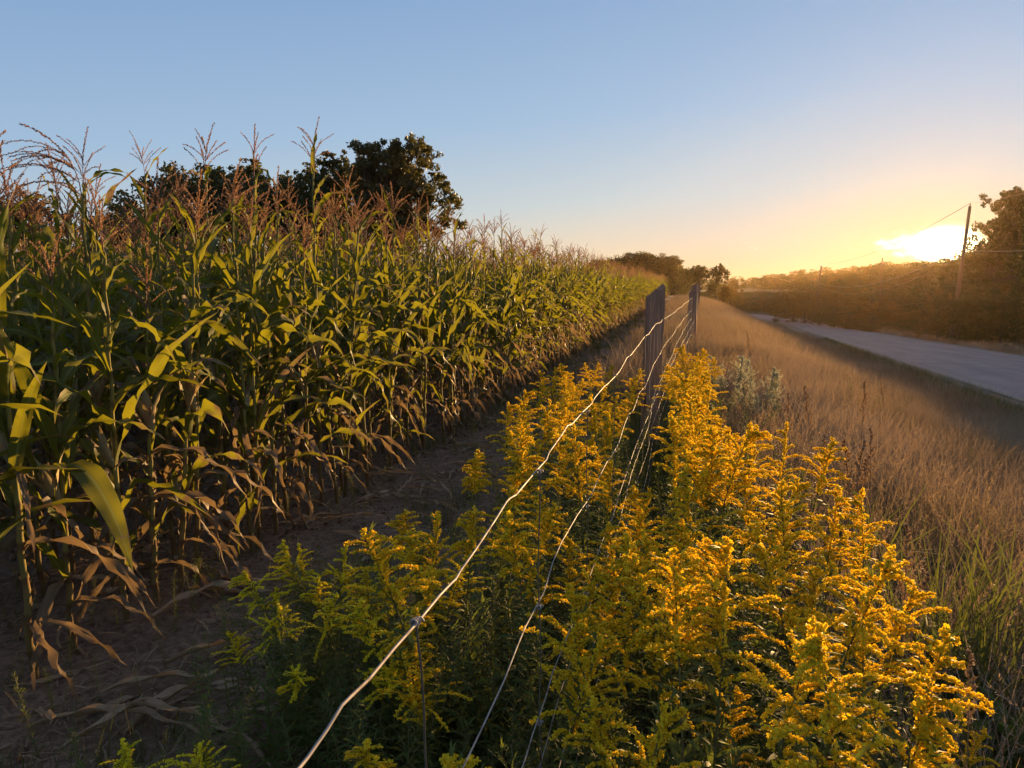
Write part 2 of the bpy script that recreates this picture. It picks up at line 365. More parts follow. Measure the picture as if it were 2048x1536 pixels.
def f_wood(k):
    tcx = k.N('ShaderNodeTexCoord').outputs['Object']; mp = k.N('ShaderNodeMapping'); k.L(tcx, mp.inputs[0]); mp.inputs['Scale'].default_value = (75, 75, 2.6)
    n = k.noise(1, 6, mp.outputs[0], .65, 1.2); b = k.noise(6, 4, tcx)
    mp2 = k.N('ShaderNodeMapping'); k.L(tcx, mp2.inputs[0]); mp2.inputs['Scale'].default_value = (26, 26, .55)
    cr = k.rng(k.noise(1, 3, mp2.outputs[0], .5, 2), .66, .70)
    c = k.mix(k.rng(n, .35, .65), (.20, .10, .062), (.46, .27, .17)); c = k.mix(k.rng(b, .4, .7, 0, .5), c, (.24, .16, .11)); c = k.mix(cr, c, (.03, .022, .018))
    k.pbr(c, .88, bump=k.m('SUBTRACT', n, k.m('MULTIPLY', cr, 1.2)), bstr=.9, bdist=.006, spec=.2)
M_wood = mat('weathered_wood', f_wood)
def f_pole(k):
    tcx = k.N('ShaderNodeTexCoord').outputs['Object']; mp = k.N('ShaderNodeMapping'); k.L(tcx, mp.inputs[0]); mp.inputs['Scale'].default_value = (20, 20, .6)
    k.pbr(k.mix(k.noise(1, 4, mp.outputs[0]), (.07, .045, .03), (.19, .14, .10)), .85)
M_pole = mat('pole_wood', f_pole)
def f_wire(k):
    n = k.noise(45, 4, k.N('ShaderNodeNewGeometry').outputs['Position'])
    k.pbr(k.mix(k.rng(n, .52, .68), (.30, .26, .23), (.15, .10, .07)), k.rng(n, .3, .7, .6, .8), metal=.2, spec=.35)
M_wire = mat('galvanised_wire', f_wire)
def f_stay(k):
    n = k.noise(60, 4, k.N('ShaderNodeNewGeometry').outputs['Position']); k.pbr(k.mix(n, (.07, .055, .04), (.17, .14, .10)), .75, metal=.1, spec=.3)
M_stay = mat('rusty_stay_wire', f_stay)
def f_cable(k): k.pbr((.05, .045, .045), .5, spec=.5)
M_cable = mat('cable', f_cable)
def f_insul(k): k.pbr(k.mix(k.rand(), (.35, .33, .3), (.42, .4, .36)), .4)
M_insul = mat('porcelain', f_insul)

# ------------------------------------------------------------------ object helpers
def ob(name, me, parent=None, M=None, **props):
    o = bpy.data.objects.new(name, me); col.objects.link(o)
    if parent is not None: o.parent = parent
    if M is not None: o.matrix_local = Matrix(M) if not isinstance(M, Matrix) else M
    for a, b in props.items():
        if b is not None: o[a] = b
    return o
def thing(name, label, cat, loc, rz=0, group=None, scale=1.0, tilt=(0, 0)):
    o = bpy.data.objects.new(name, None); col.objects.link(o); o.empty_display_size = .1
    o.location = loc; o.rotation_euler = (tilt[0], tilt[1], rz); o.scale = (scale,)*3
    o['label'] = label; o['category'] = cat
    if group: o['group'] = group
    return o
def TRS(loc=(0, 0, 0), rz=0, s=1.0, rx=0, ry=0):
    if np.isscalar(s): s = (s, s, s)
    return Matrix.Translation(loc)@Euler((rx, ry, rz)).to_matrix().to_4x4()@Matrix.Diagonal((*s, 1))

# ------------------------------------------------------------------ ground shape
FA = R(13.5); FD = np.array([math.sin(FA), math.cos(FA)]); FR = np.array([math.cos(FA), -math.sin(FA)]); FT = -.23
def ftr(s): return FT+.038*np.clip(np.asarray(s, float)-7, 0, 10.6)+.017*np.maximum(0, np.asarray(s, float)-17.6)
RA = R(17.9); RD = np.array([math.sin(RA), math.cos(RA)]); RR = np.array([math.cos(RA), -math.sin(RA)])
def st(x, y): return x*FD[0]+y*FD[1], x*FR[0]+y*FR[1]
def xy(s, t): return s*FD[0]+t*FR[0], s*FD[1]+t*FR[1]
def sm(x): x = np.clip(x, 0, 1); return x*x*(3-2*x)
def road_bend(r): return -np.maximum(0, r-105)**2*.0032
def road_z(r): return -.6-.0172*np.clip(r, -20, 100)+.012*np.maximum(0, r-125)-.0172*0
def field_z(s): return .02*np.maximum(0, s-7)*(s < 100)+.02*93*(s >= 100)
def gh(x, y, fine=True):
    x = np.asarray(x, float); y = np.asarray(y, float)
    s, t = st(x, y); r = x*RD[0]+y*RD[1]; q = x*RR[0]+y*RR[1]-road_bend(r)
    rz = road_z(r); fz = field_z(s)
    # left bank : from the fence top down to a ditch, up to the shoulder at q=5.3
    t0 = .5; w = np.clip((t-t0)/(np.maximum(4.9-(q-t)-t0, 2.0)), 0, 3)
    bank = fz+(rz-.30-fz)*sm(w)
    z = np.where(q < 4.6, bank, 0)
    z = np.where(q >= 4.6, rz-.30+.26*sm((q-4.6)/1.0), z)
    z = np.where(t < t0, fz, z)
    zr = rz-.04
    d = q-13.6
    hill = zr-.35*sm(d/1.2)*(1-sm((d-1.2)/2.0))+.075*np.clip(d-3, 0, 45)+.02*np.clip(d-48, 0, 300)
    z = np.where(q > 13.6, hill, np.where(q > 5.6, zr, z))
    if fine:
        rough = np.where((q > 5.4) & (q < 13.8), 0, 1)
        z = z+rough*(.03*np.sin(x*2.1+1.3*np.sin(y*1.7))*np.sin(y*2.6+x)+.012*np.sin(x*9+y*3)*np.sin(y*8-x*4))
    return z
def axis(lo, hi, c0, c1, step, growth):
    a = list(np.arange(c0, c1, step)); d = step; v = a[-1]
    while v < hi: d *= growth; v += d; a.append(v)
    d = step; v = c0; b = []
    while v > lo: d *= growth; v -= d; b.append(v)
    return np.array(b[::-1]+a)
gx = axis(-3000, 3000, -6, 16, .16, 1.045); gy = axis(-200, 4500, -2, 22, .16, 1.04)
X, Y = np.meshgrid(gx, gy, indexing='ij')
Z = gh(X, Y)
g = Geo(); s_, t_ = st(X, Y)
g.add(np.stack([X, Y, Z], -1).reshape(-1, 3), grid_faces(len(gx), len(gy))[:, ::-1], var=sm((t_-.8)/2).ravel())
ob('ground', g.mesh('ground', M_soil), kind='structure')
# road and shoulder sheets
rr = np.concatenate([np.arange(-15, 60, 1.0), np.arange(60, 420, 3.0)])
def strip(q0, q1, n, dz, name, m):
    qs = np.linspace(q0, q1, n); Rr, Q = np.meshgrid(rr, qs, indexing='ij'); c = road_bend(Rr)
    x = Rr*RD[0]+(Q+c)*RR[0]; y = Rr*RD[1]+(Q+c)*RR[1]
    z = road_z(Rr)+dz-(.10 if n > 9 else .05)*((Q-(q0+q1)/2)/((q1-q0)/2))**2
    g = Geo(); g.add(np.stack([x, y, z], -1).reshape(-1, 3), grid_faces(len(rr), n)[:, ::-1], uv=np.stack([(Q-q0)/(q1-q0), Rr], -1).reshape(-1, 2))
    return ob(name, g.mesh(name, m), kind='structure')
strip(5.3, 13.9, 13, .055, 'road_shoulder', M_gravel)
strip(6.3, 12.8, 9, .07, 'road', M_road)

# ------------------------------------------------------------------ corn
NL = 16
leafG, leafLO = [], []
for i in range(NL):
    r = np.random.default_rng(100+i)
    a0 = r.uniform(.18, .48); k = i % 8
    kink = None
    if k in (0, 1, 2): a1 = r.uniform(2.3, 3.05); cv = r.uniform(1.1, 1.7)          # arching
    elif k in (3, 4): a1 = r.uniform(.6, 1.1); cv = 1.2             # upright
    elif k == 5: a1 = r.uniform(1.3, 1.9); cv = .9; kink = (r.uniform(.3, .5), 1.3) # folded over
    elif k == 6: a1 = r.uniform(2.2, 2.8); cv = .7
    else: a1 = r.uniform(2.0, 2.9); cv = 1.8
    L = r.uniform(.48, .76); W = r.uniform(.046, .070)
    p = dict(L=L, W=W, a0=a0, a1=a1, curve=cv, fold=r.uniform(.25, .5), wave=r.uniform(.006, .014), twist=r.uniform(-2.3, 2.3), side=r.uniform(-.35, .35), seed=i, kink=kink)
    leafG.append(leafgeo(nseg=14, nc=5, **p)); leafLO.append(leafgeo(nseg=6, nc=3, **{**p, 'fold': .3}))
dryG, dryLO = [], []
for i in range(8):
    r = np.random.default_rng(200+i)
    p = dict(L=r.uniform(.40, .65), W=r.uniform(.03, .055), a0=r.uniform(.4, .9), a1=r.uniform(2.7, 3.2), curve=r.uniform(.28, .5), fold=r.uniform(.5, 1.0), wave=.012, twist=r.uniform(-3.5, 3.5), side=r.uniform(-.3, .3), seed=i+50)
    dryG.append(leafgeo(nseg=14, nc=5, var=.9, **p)); dryLO.append(leafgeo(nseg=7, nc=3, var=.9, **p))
M_leaf = [g.mesh('corn_leaf', M_corn) for g in leafG]; M_dryleaf = [g.mesh('corn_leaf_dry', M_corn) for g in dryG]
def stalk_geo(seed, sides=8, nodes=13, lod=False):
    r = np.random.default_rng(seed); g = Geo()
    bx, by = r.uniform(-.03, .03, 2); 
    if lod:
        z = np.linspace(0, 1, 4); P = np.stack([bx*z**2, by*z**2, z], 1); tube(g, P, .0125*(1-.62*z), 4, cap=False, var=np.clip(.5-z*1.4, 0, 1)); return g, P
    zs, rs, vv = [], [], []
    for n in range(nodes):
        z0 = n/nodes; z1 = (n+1)/nodes; rad = .0135*(1-.62*z0)
        zs += [z0, z0+.004, z0+.010, z0+.018, z0+(z1-z0)*.72]; rs += [rad*1.02, rad*1.28, rad*1.20, rad*.98, rad*1.10]; d = max(0, .75-z0*1.9); vv += [min(1, .8+d), min(1, .6+d), d, d, d]
    zs.append(1); rs.append(.004); vv.append(0)
    z = np.array(zs); P = np.stack([bx*z**2+.004*np.sin(z*40), by*z**2+.004*np.sin(z*31+1), z], 1)
    tube(g, P, rs, sides, var=np.array(vv)); return g, P
stalks = [stalk_geo(300+i)[0] for i in range(6)]; M_stalks = [g.mesh('corn_stalk', M_stalk) for g in stalks]
stalkbend = []
for i in range(6):
    r = np.random.default_rng(300+i); stalkbend.append(r.uniform(-.03, .03, 2))
def spikelets(g, P, n, ln, r, var=0.0, w=.0022):
    L = np.linspace(.08, 1, n)*(len(P)-1); i0 = np.minimum(L.astype(int), len(P)-2); f = (L-i0)[:, None]
    C = P[i0]*(1-f)+P[i0+1]*f; T = P[i0+1]-P[i0]; T /= np.linalg.norm(T, axis=1)[:, None]
    D = r.normal(size=(n, 3)); D -= (D*T).sum(1)[:, None]*T; D /= np.linalg.norm(D, axis=1)[:, None]
    E = T*.85+D*.6; E /= np.linalg.norm(E, axis=1)[:, None]; S = np.cross(E, T); S /= np.linalg.norm(S, axis=1)[:, None]+1e-9
    a = C; b = C+E*ln*.5+S*w; c = C+E*ln; d = C+E*ln*.5-S*w
    v = np.stack([a, b, c, d], 1).reshape(-1, 3); g.add(v, np.arange(n*4).reshape(-1, 4), var=var)
def tassel_geo(seed, lod=False, style=0):
    r = np.random.default_rng(seed); g = Geo(); H = r.uniform(.32, .40)
    nb = int(r.integers(7, 15)); lean = r.uniform(-.25, .25, 2)
    if style == 1: lean = np.array([-.62, .1]); nb = 18
    if style == 2: lean = np.array([.1, 0]); nb = 6
    z = np.linspace(0, 1, 8); P = np.stack([lean[0]*H*z**2, lean[1]*H*z**2, H*z*(1-.15*abs(lean[0])*z)], 1)
    if style == 1: P[:, 2] -= .12*z**3*H
    tube(g, P, .0026*(1-.7*z), 3 if lod else 4); spikelets(g, P[2:], 10 if lod else 60, .013 if not lod else .028, r, w=.0044 if not lod else .0095)
    for b in range(nb if not lod else max(5, nb//2)):
        h = r.uniform(.12, .55); i = int(h*7); p0 = P[i]; az = r.uniform(0, 6.28); ln = r.uniform(.13, .22)*(1.15-h*.6); up = r.uniform(.3, .75)
        if style == 1: az = math.pi+r.uniform(-.7, .7); ln *= 1.5; up = .9
        if style == 2: up = r.uniform(.25, .45)
        q = np.linspace(0, 1, 6); droop = r.uniform(.1, .9)
        if style == 1: droop = 1.3
        th = up+droop*q; dr = np.stack([np.cos(az)*np.sin(th), np.sin(az)*np.sin(th), np.cos(th)], 1); B = p0+np.concatenate([[[0, 0, 0]], np.cumsum(dr[:-1]*ln/5, 0)])
        tube(g, B, .0011 if not lod else .0016, 3, cap=False); spikelets(g, B, 9 if lod else 40, .012 if not lod else .026, r, w=.0033 if not lod else .0085)
    return g
tasG = [tassel_geo(400+i) for i in range(7)]+[tassel_geo(420, style=1), tassel_geo(421, style=2)]
tasLO = [tassel_geo(400+i, True) for i in range(7)]
M_tas = [g.mesh('corn_tassel', M_tassel) for g in tasG]
def ear_geo(seed, dry):
    r = np.random.default_rng(seed); g = Geo(); z = np.linspace(0, 1, 12); L = .24
    rad = .026*np.sin(np.clip(z*1.02+.06, 0, 1)*np.pi)**.55*np.where(z > .6, 1-(z-.6)*1.6, 1)
    P = np.stack([.04*z**2*0, 0*z, z*L], 1); tube(g, P, np.maximum(rad, .003), 10)
    for i in range(5):
        a = i*1.3; lg = leafgeo(L*r.uniform(.7, 1.05), .04, .22, .3+.5*r.random()*dry, nseg=8, nc=3, seed=i+seed, fold=.7, wave=.002, twist=.1)
        g.merge(lg, np.array(TRS((.012*math.cos(a), .012*math.sin(a), .01), a)))
    s = Geo()
    for i in range(16):
        q = np.linspace(0, 1, 5); a = r.uniform(0, 6.28); l = r.uniform(.03, .06)
        tube(s, np.stack([math.cos(a)*l*q**1.3*.7, math.sin(a)*l*q**1.3*.7, L*.97+l*q*(1-.9*q)], 1), .0008, 3, cap=False)
    return g, s
earG = [ear_geo(500+i, i % 2) for i in range(3)]
M_ear = [e[0].mesh('corn_ear', M_husk) for e in earG]; M_silk = [e[1].mesh('corn_silk', M_bark) for e in earG]

def corn_plan(r, H, dryness=0.0, az=None, small=False):
    """list of (kind, index, matrix, dry) for one plant of stalk height H"""
    out = []; si = int(r.integers(6)); b = stalkbend[si]
    out.append(('stalk', si, TRS((0, 0, 0), 0, (1, 1, H)), 0))
    az = r.uniform(0, 6.28) if az is None else az
    nodes = 13
    for n in [m_ for m_ in range(1, nodes)]+[4, 6, 7, 8, 9][:int(r.integers(2, 6))]:
        zf = (n+.72)/nodes
        if zf > .985: continue
        a = az+(n % 2)*math.pi+r.normal()*.55
        P = (b[0]*zf**2, b[1]*zf**2, zf*H)
        low = zf < .27+r.normal()*.08+dryness*.4
        if zf < .45 and r.random() < .5:
            out.append(('dry', int(r.integers(8)), TRS(P, a+r.normal()*1.2, (r.uniform(.5, .9), r.uniform(.6, 1.1), r.uniform(.7, 1.1))), r.uniform(.2, .8)))
        if low and r.random() < .55:
            out.append(('dry', int(r.integers(8)), TRS(P, a, r.uniform(.75, 1.15)), r.uniform(.3, .8)))
        else:
            sz = (.62+.45*math.sin(min(1, zf*1.15)*math.pi))*r.uniform(.85, 1.15)
            if zf > .85: sz *= .8
            k = int(r.integers(NL))
            if zf > .75 and r.random() < .6: k = int(r.choice([3, 4, 11, 12, 7]))
            d = (.16 if zf < .4 else 0)+max(0, r.normal()*.18)+dryness*.35
            out.append(('leaf', k, TRS(P, a, (sz, sz*r.uniform(.85, 1.1), sz)), d))
    ti = int(r.integers(7))
    out.append(('tassel', ti, TRS((b[0], b[1], H*.995), r.uniform(0, 6.28), r.uniform(.85, 1.1)), 0))
    if r.random() < .8:
        a = az+r.choice([0, math.pi])+r.normal()*.3; zf = r.uniform(.42, .55)
        out.append(('ear', int(r.integers(3)), TRS((b[0]*zf**2+.012*math.cos(a), b[1]*zf**2+.012*math.sin(a), zf*H), a, r.uniform(.75, 1.0), ry=r.uniform(.25, .6)), 0))
    return out
def corn_thing(x, y, H, label, group, r, plan=None, tilt=(0, 0), extra=()):
    z = float(gh(x, y)); t = thing('corn_plant', label, 'corn plant', (x, y, z-.02), 0, group, tilt=tilt)
    for kind, i, M, d in (plan or corn_plan(r, H))+list(extra):
        if kind == 'stalk': ob('stalk', M_stalks[i], t, M)
        elif kind in ('leaf', 'dry'):
            o = ob('leaf', (M_leaf if kind == 'leaf' else M_dryleaf)[i], t, M); o.color = (d, 0, 0, 1)
        elif kind == 'tassel': ob('tassel', M_tas[i], t, M)
        elif kind == 'ear':
            e = ob('ear', M_ear[i], t, M); ob('silk', M_silk[i], e)
        elif kind == 'mesh':
            o = ob('leaf', i, t, M); o.color = (d, 0, 0, 1)
    return t

ROW0 = -2.5; ROWD = .76
# plants that stand out in the photograph: base pixel column, depth, pixel of the tassel's tip
heroes = [
 (226, 3.55, 150, 225, 7, 'tall corn plant near the left edge with a heavy tassel arching over to the left'),
 (462, 4.25, 405, 210, 0, 'tall corn plant with a curled dark tassel, left of the twin with a slim spike'),
 (520, 4.75, 480, 225, 8, 'tall corn plant with a thin straight spike above a drooping upper leaf'),
 (655, 5.1, 612, 215, 2, 'tallest corn plant left of the round oak, with a knobbly dark tassel'),
 (318, 4.0, 298, 300, 4, 'corn plant with a tilted open tassel between the arching one and the tall pair'),
 (300, 3.4, 262, 475, 5, 'thin reddish corn plant with a pink husked ear high on its stalk'),
 (722, 6.3, 696, 322, 1, 'corn plant with a narrow red tassel in front of the oak crown'),
 (775, 7.0, 750, 352, 3, 'corn plant with a broad pink tassel in front of the oak trunk'),
 (30, 3.5, 10, 270, 2, 'corn plant at the extreme left edge with an upright purple tassel'),
 (75, 3.9, 45, 330, 6, 'leafy corn plant second from the left edge with a slim tassel'),
 (110, 2.95, 75, 420, 1, 'nearest corn plant at lower left with one broad green leaf hanging towards the track'),
 (990, 10.5, 978, 425, 4, 'corn plant with thin wispy tassel just right of the oak'),
 (1012, 11.5, 1000, 412, 0, 'tall wispy tasselled corn plant right of the oak, tallest of its clump'),
 (1070, 13, 1060, 452, 2, 'corn plant with a dark bristly tassel standing alone against the sky'),
 (1122, 15, 1115, 462, 3, 'corn plant with a fan shaped tassel above the row towards the far wood'),
 (1172, 18, 1165, 485, 5, 'far corn plant with a feathery tassel left of the distant wood'),
]
used = []
big = leafgeo(.78, .105, .75, 2.75, curve=.55, fold=.25, wave=.004, twist=.35, nseg=18, nc=7, seed=5); bigM = big.mesh('corn_leaf_broad', M_corn)
for hx, d, tx, ty, ti, lab in heroes:
    r = np.random.default_rng(int(hx*7+d*10))
    # walk the base along the column until it stands on the ground
    top = at_y(tx, ty, d); x, y = top[0]+(hx-tx)/FPX*d*.15, d
    zg = float(gh(x, y)); Ht = top[2]-zg
    H = Ht-.36
    dr = .7 if 'reddish' in lab else 0.0
    plan = corn_plan(r, H, dryness=dr)
    plan = [(k, (ti if k == 'tassel' else i), (TRS(M.translation, -.15 if ti == 7 else r.uniform(0, 6.28), 1.0) if k == 'tassel' else M), dd) for k, i, M, dd in plan]
    if 'reddish' in lab:
        plan = [p for p in plan if p[0] != 'ear']+[('ear', 1, TRS((.02, 0, H*.62), 3.4, 1.0, ry=.12), 0)]
    if 'left edge with a heavy' in lab:
        for p in [p for p in plan if p[0] == 'tassel']: plan.remove(p); plan.append(('tassel', 7, TRS(p[2].translation, .1, 1.12), 0))
    extra = []
    if 'nearest' in lab: extra = [('mesh', bigM, TRS((0, 0, .80), R(-38), 1.0), 0.0)]
    corn_thing(x, y, H, lab, 'corn plants at the edge of the field', r, plan, tilt=(r.normal()*.012, r.normal()*.012), extra=extra)
    used.append((x, y))
used = np.array(used)
# all other plants of the field, in rows parallel to the fence
cand = []
for k in range(46):
    t = ROW0-k*ROWD
    step = .18 if k < 12 else (.3 if k < 26 else .5)
    s = np.arange(-3.2, 93, step); s = s+rng.uniform(-.06, .06, len(s)); tt = t+rng.normal(0, .045, len(s))
    x, y = xy(s, tt); keep = rng.random(len(s)) > .07
    cand.append(np.stack([x, y, s, np.full(len(s), k)], 1)[keep])
cand = np.concatenate(cand)
dcam = np.hypot(cand[:, 0], cand[:, 1]); az = np.arctan2(cand[:, 0], cand[:, 1])
ok = (az > R(-50)) & (az < R(30)) & (cand[:, 1] > .6) & ~((dcam < 3.1) & (az < R(-36)))
dd = np.min(np.hypot(cand[:, 0][:, None]-used[None, :, 0], cand[:, 1][:, None]-used[None, :, 1]), 1); ok &= dd > .10
# a lane: nothing where a hero's sightline would be blocked completely is pruned, the rest stays
cand = cand[ok]; dcam = dcam[ok]; az = az[ok]
show = dcam*(1+.28*cand[:, 3])+np.where(az < R(-37), 30, 0)
order = np.argsort(show); near = order[:284]; rest = order[284:]
def corn_height(r, s, d): return (2.02+r.normal()*.10)*(1.02 if d > 5.5 else .945)
ordn = ['front', 'second', 'third', 'fourth', 'fifth', 'sixth', 'seventh', 'eighth']
for n in near:
    x, y, s, k = cand[n]; r = np.random.default_rng(int(n)+1000); k = int(k)
    H = corn_height(r, s, dcam[n])-(.1 if r.random() < .3 else 0)
    bins = [(2.2, 'at the extreme left of the picture'), (3.2, 'behind the fallen leaves at lower left'), (4.2, 'under the windswept field tree'), (5.2, 'behind the sprawling left goldenrods'), (6.4, 'where the bare track is widest'), (8, 'below the big oak'), (10, 'right below the right side of the oak'), (13, 'left of the nearest fence post'), (99, 'far along, close beside the nearest fence post')]
    seg = next(b for a, b in bins if s < a)
    dryf = float(r.random() < .15)*.5; look = 'browning' if dryf else ('tall green' if H > 2.05 else 'shorter green')
    lab = f'{look} corn plant in the {ordn[min(k, 7)]} row, {seg}'
    corn_thing(x, y, H, lab, f'corn plants of the {ordn[min(k, 7)]} row', r, plan=corn_plan(r, H, dryness=dryf, az=r.uniform(0, 6.28)), tilt=tuple(r.normal(0, .03, 2)))

# background plants : geometry-nodes instances of whole-plant templates
def scatter(name, pts, rots, scales, idx, templates, label=None, **props):
    me = bpy.data.meshes.new(name); me.vertices.add(len(pts)); me.vertices.foreach_set('co', np.asarray(pts, float).ravel())
    a = me.attributes.new('rot', 'FLOAT_VECTOR', 'POINT'); a.data.foreach_set('vector', np.asarray(rots, float).ravel())
    a = me.attributes.new('scl', 'FLOAT_VECTOR', 'POINT'); a.data.foreach_set('vector', np.asarray(scales, float).ravel())
    a = me.attributes.new('idx', 'INT', 'POINT'); a.data.foreach_set('value', np.asarray(idx, np.int32))
    c = bpy.data.collections.new(name+'_templates')
    for i, t in enumerate(templates):
        o = bpy.data.objects.new(f'{name}_template_{i:02d}', t); o.color = (0, 0, 0, 1); c.objects.link(o)
    o = ob(name, me, **props); o.color = (0, 0, 0, 1)
    if label: o['label'] = label
    ng = bpy.data.node_groups.new(name, 'GeometryNodeTree')
    ng.interface.new_socket('Geometry', in_out='INPUT', socket_type='NodeSocketGeometry'); ng.interface.new_socket('Geometry', in_out='OUTPUT', socket_type='NodeSocketGeometry')
    N = ng.nodes.new; gi = N('NodeGroupInput'); go = N('NodeGroupOutput')
    iop = N('GeometryNodeInstanceOnPoints'); ci = N('GeometryNodeCollectionInfo'); ci.inputs['Collection'].default_value = c; ci.inputs['Separate Children'].default_value = True; ci.inputs['Reset Children'].default_value = True
    def na(nm, ty): n = N('GeometryNodeInputNamedAttribute'); n.data_type = ty; n.inputs['Name'].default_value = nm; return n.outputs[0]
    l = ng.links.new; m2p = N('GeometryNodeMeshToPoints')
    l(gi.outputs[0], m2p.inputs['Mesh']); l(m2p.outputs[0], iop.inputs['Points']); l(ci.outputs[0], iop.inputs['Instance'])
    iop.inputs['Pick Instance'].default_value = True; l(na('idx', 'INT'), iop.inputs['Instance Index'])
    e2r = N('FunctionNodeEulerToRotation'); l(na('rot', 'FLOAT_VECTOR'), e2r.inputs[0]); l(e2r.outputs[0], iop.inputs['Rotation']); l(na('scl', 'FLOAT_VECTOR'), iop.inputs['Scale'])
    l(iop.outputs[0], go.inputs[0])
    md = o.modifiers.new('scatter', 'NODES'); md.node_group = ng
    return o
templ = []
for i in range(14):
    r = np.random.default_rng(900+i); H = 2.02+r.normal()*.05; G0 = Geo()
    for kind, j, M, d in corn_plan(r, H, dryness=float(i % 5 == 0)*.5, az=r.normal()*.8):
        if kind == 'stalk': gg, _ = stalk_geo(300+j, lod=True); G0.merge(gg, np.array(M), mat=1)
        elif kind == 'leaf': G0.merge(leafLO[j], np.array(M), var=d)
        elif kind == 'dry': G0.merge(dryLO[j], np.array(M), var=.9+d)
        elif kind == 'tassel': G0.merge(tasLO[j], np.array(M), mat=2)
        elif kind == 'ear' and i % 2 == 0: G0.merge(earG[j][0], np.array(M), mat=3)
    templ.append(G0.mesh('corn_far', [M_corn, M_stalk, M_tassel, M_husk]))
C = cand[rest]; n = len(C)
rt = np.stack([rng.normal(0, .05, n), rng.normal(0, .05, n), rng.uniform(0, 6.283, n)], 1)
hs = rng.normal(1, .055, n); scl = np.stack([np.ones(n), np.ones(n), hs], 1)*rng.uniform(.92, 1.05, n)[:, None]
scatter('corn_field', np.stack([C[:, 0], C[:, 1], gh(C[:, 0], C[:, 1])-.02], 1), rt, scl, rng.integers(0, len(templ), n), templ, label='dense green corn field stretching back behind the front rows', kind='stuff')
print('corn rest', n)

# ------------------------------------------------------------------ trees
def cloud(g, C, rad, n, lf, r, flat=.75, var=None):
    """leaf quads spread through a clump of radius rad round C"""
    D = r.normal(size=(n, 3)); D /= np.linalg.norm(D, axis=1)[:, None]; rr_ = rad*r.uniform(.15, 1, n)**.6
    P = C+D*rr_[:, None]*np.array([1, 1, flat]); A = r.normal(size=(n, 3)); A /= np.linalg.norm(A, axis=1)[:, None]
    B = np.cross(A, D+r.normal(size=(n, 3))*.5); B /= np.linalg.norm(B, axis=1)[:, None]+1e-9
    s = lf*r.uniform(.6, 1.3, n)[:, None]
    v = np.stack([P-A*s, P+B*s*.55, P+A*s, P-B*s*.55], 1).reshape(-1, 3)
    g.add(v, np.arange(4*n).reshape(-1, 4), var=r.uniform(-.25, .25) if var is None else var)
def tree_geo(seed, cw=.42, c0=.25, nclump=85, npl=60, lf=.014, cr=(.05, .085), blobs=None, trunk_r=.022, wisp=0.0):
    r = np.random.default_rng(seed); T = Geo(); Cn = Geo(); cs = []
    if blobs is None:
        lobes = [(np.array([r.normal()*cw*.28, r.normal()*cw*.28, r.uniform(c0+.12, .82)]), r.uniform(.35, .6)*cw) for _ in range(9)]
        lobes.append((np.array([0, 0, .78]), cw*.5))
        while len(cs) < nclump:
            c, ra = lobes[int(r.integers(len(lobes)))]; d = r.normal(size=3); d /= np.linalg.norm(d); p = c+d*ra*r.uniform(.55, 1.0)*np.array([1, 1, .85])
            if c0 < p[2] < .97: cs.append((p, r.uniform(*cr)))
    else:
        for bx, bz, br in blobs:
            for _ in range(max(5, int(34*(br/.09)**2))):
                d = r.normal(size=3); d /= np.linalg.norm(d); p = np.array([bx, r.normal()*.13, bz])+d*br*r.uniform(.3, .9); cs.append((p, r.uniform(.022, .042)))
    wx, wy = r.uniform(-.03, .03, 2)
    zz = np.linspace(0, .72, 8); P = np.stack([wx*np.sin(zz*5), wy*np.sin(zz*6), zz], 1); tube(T, P, trunk_r*(1.25-1.45*zz), 8)
    for i, (c, ra) in enumerate(cs):
        if i % 3 == 0 or blobs is not None and i % 4 == 0:
            h = min(.66, max(.12, c[2]*r.uniform(.45, .8))); k = h/.72*7; i0 = int(k); b = P[i0]*(1-k+i0)+P[min(7, i0+1)]*(k-i0)
            q = np.linspace(0, 1, 5)[:, None]; L = b*(1-q)+c*q; L[:, 2] += np.sin(q[:, 0]*np.pi)*-.03; L[1:4] += r.normal(size=(3, 3))*.008
            tube(T, L, trunk_r*.36*(1-.82*q[:, 0])*(1.1-h), 4, cap=False)
        cloud(Cn, c, ra, npl, lf, r, flat=r.uniform(.55, .9), var=r.uniform(-.6, .6))
        if wisp: cloud(Cn, c+np.array([r.normal()*.02, r.normal()*.02, ra*1.1]), ra*.5, int(npl*.4), lf, r)
    return T, Cn
tt = {}
def deftree(key, crown_mat, **k):
    T, Cn = tree_geo(**k); tt[key] = (T.mesh('tree_trunk', M_bark), Cn.mesh('tree_crown', crown_mat, smooth=False))
for i in range(3): deftree(f'broad{i}', M_tree, seed=40+i, cw=.46, c0=.12, nclump=170, npl=62, lf=.0145)
for i in range(3): deftree(f'round{i}', M_tree, seed=50+i, cw=.40, c0=.06, nclump=150, npl=60, lf=.014)
for i in range(4): deftree(f'bush{i}', M_tree if i < 2 else M_tree_warm, seed=60+i, cw=.62, c0=.03, nclump=90, npl=56, lf=.02, cr=(.07, .12))
deftree('wispy', M_tree, seed=71, cw=.36, c0=.25, nclump=150, npl=46, lf=.013, cr=(.03, .055), wisp=1)
deftree('lit', M_tree_warm, seed=72, cw=.44, c0=.12, nclump=160, npl=60, lf=.015)  # sunlit look of this crown comes from its leaf colour
def span(px): return 'far along by the road bend' if px < 1560 else 'behind the second utility pole' if px < 1680 else 'between the two nearest poles' if px < 1800 else 'left of the nearest pole' if px < 1920 else 'right of the nearest pole' if px < 2048 else 'at the right edge'
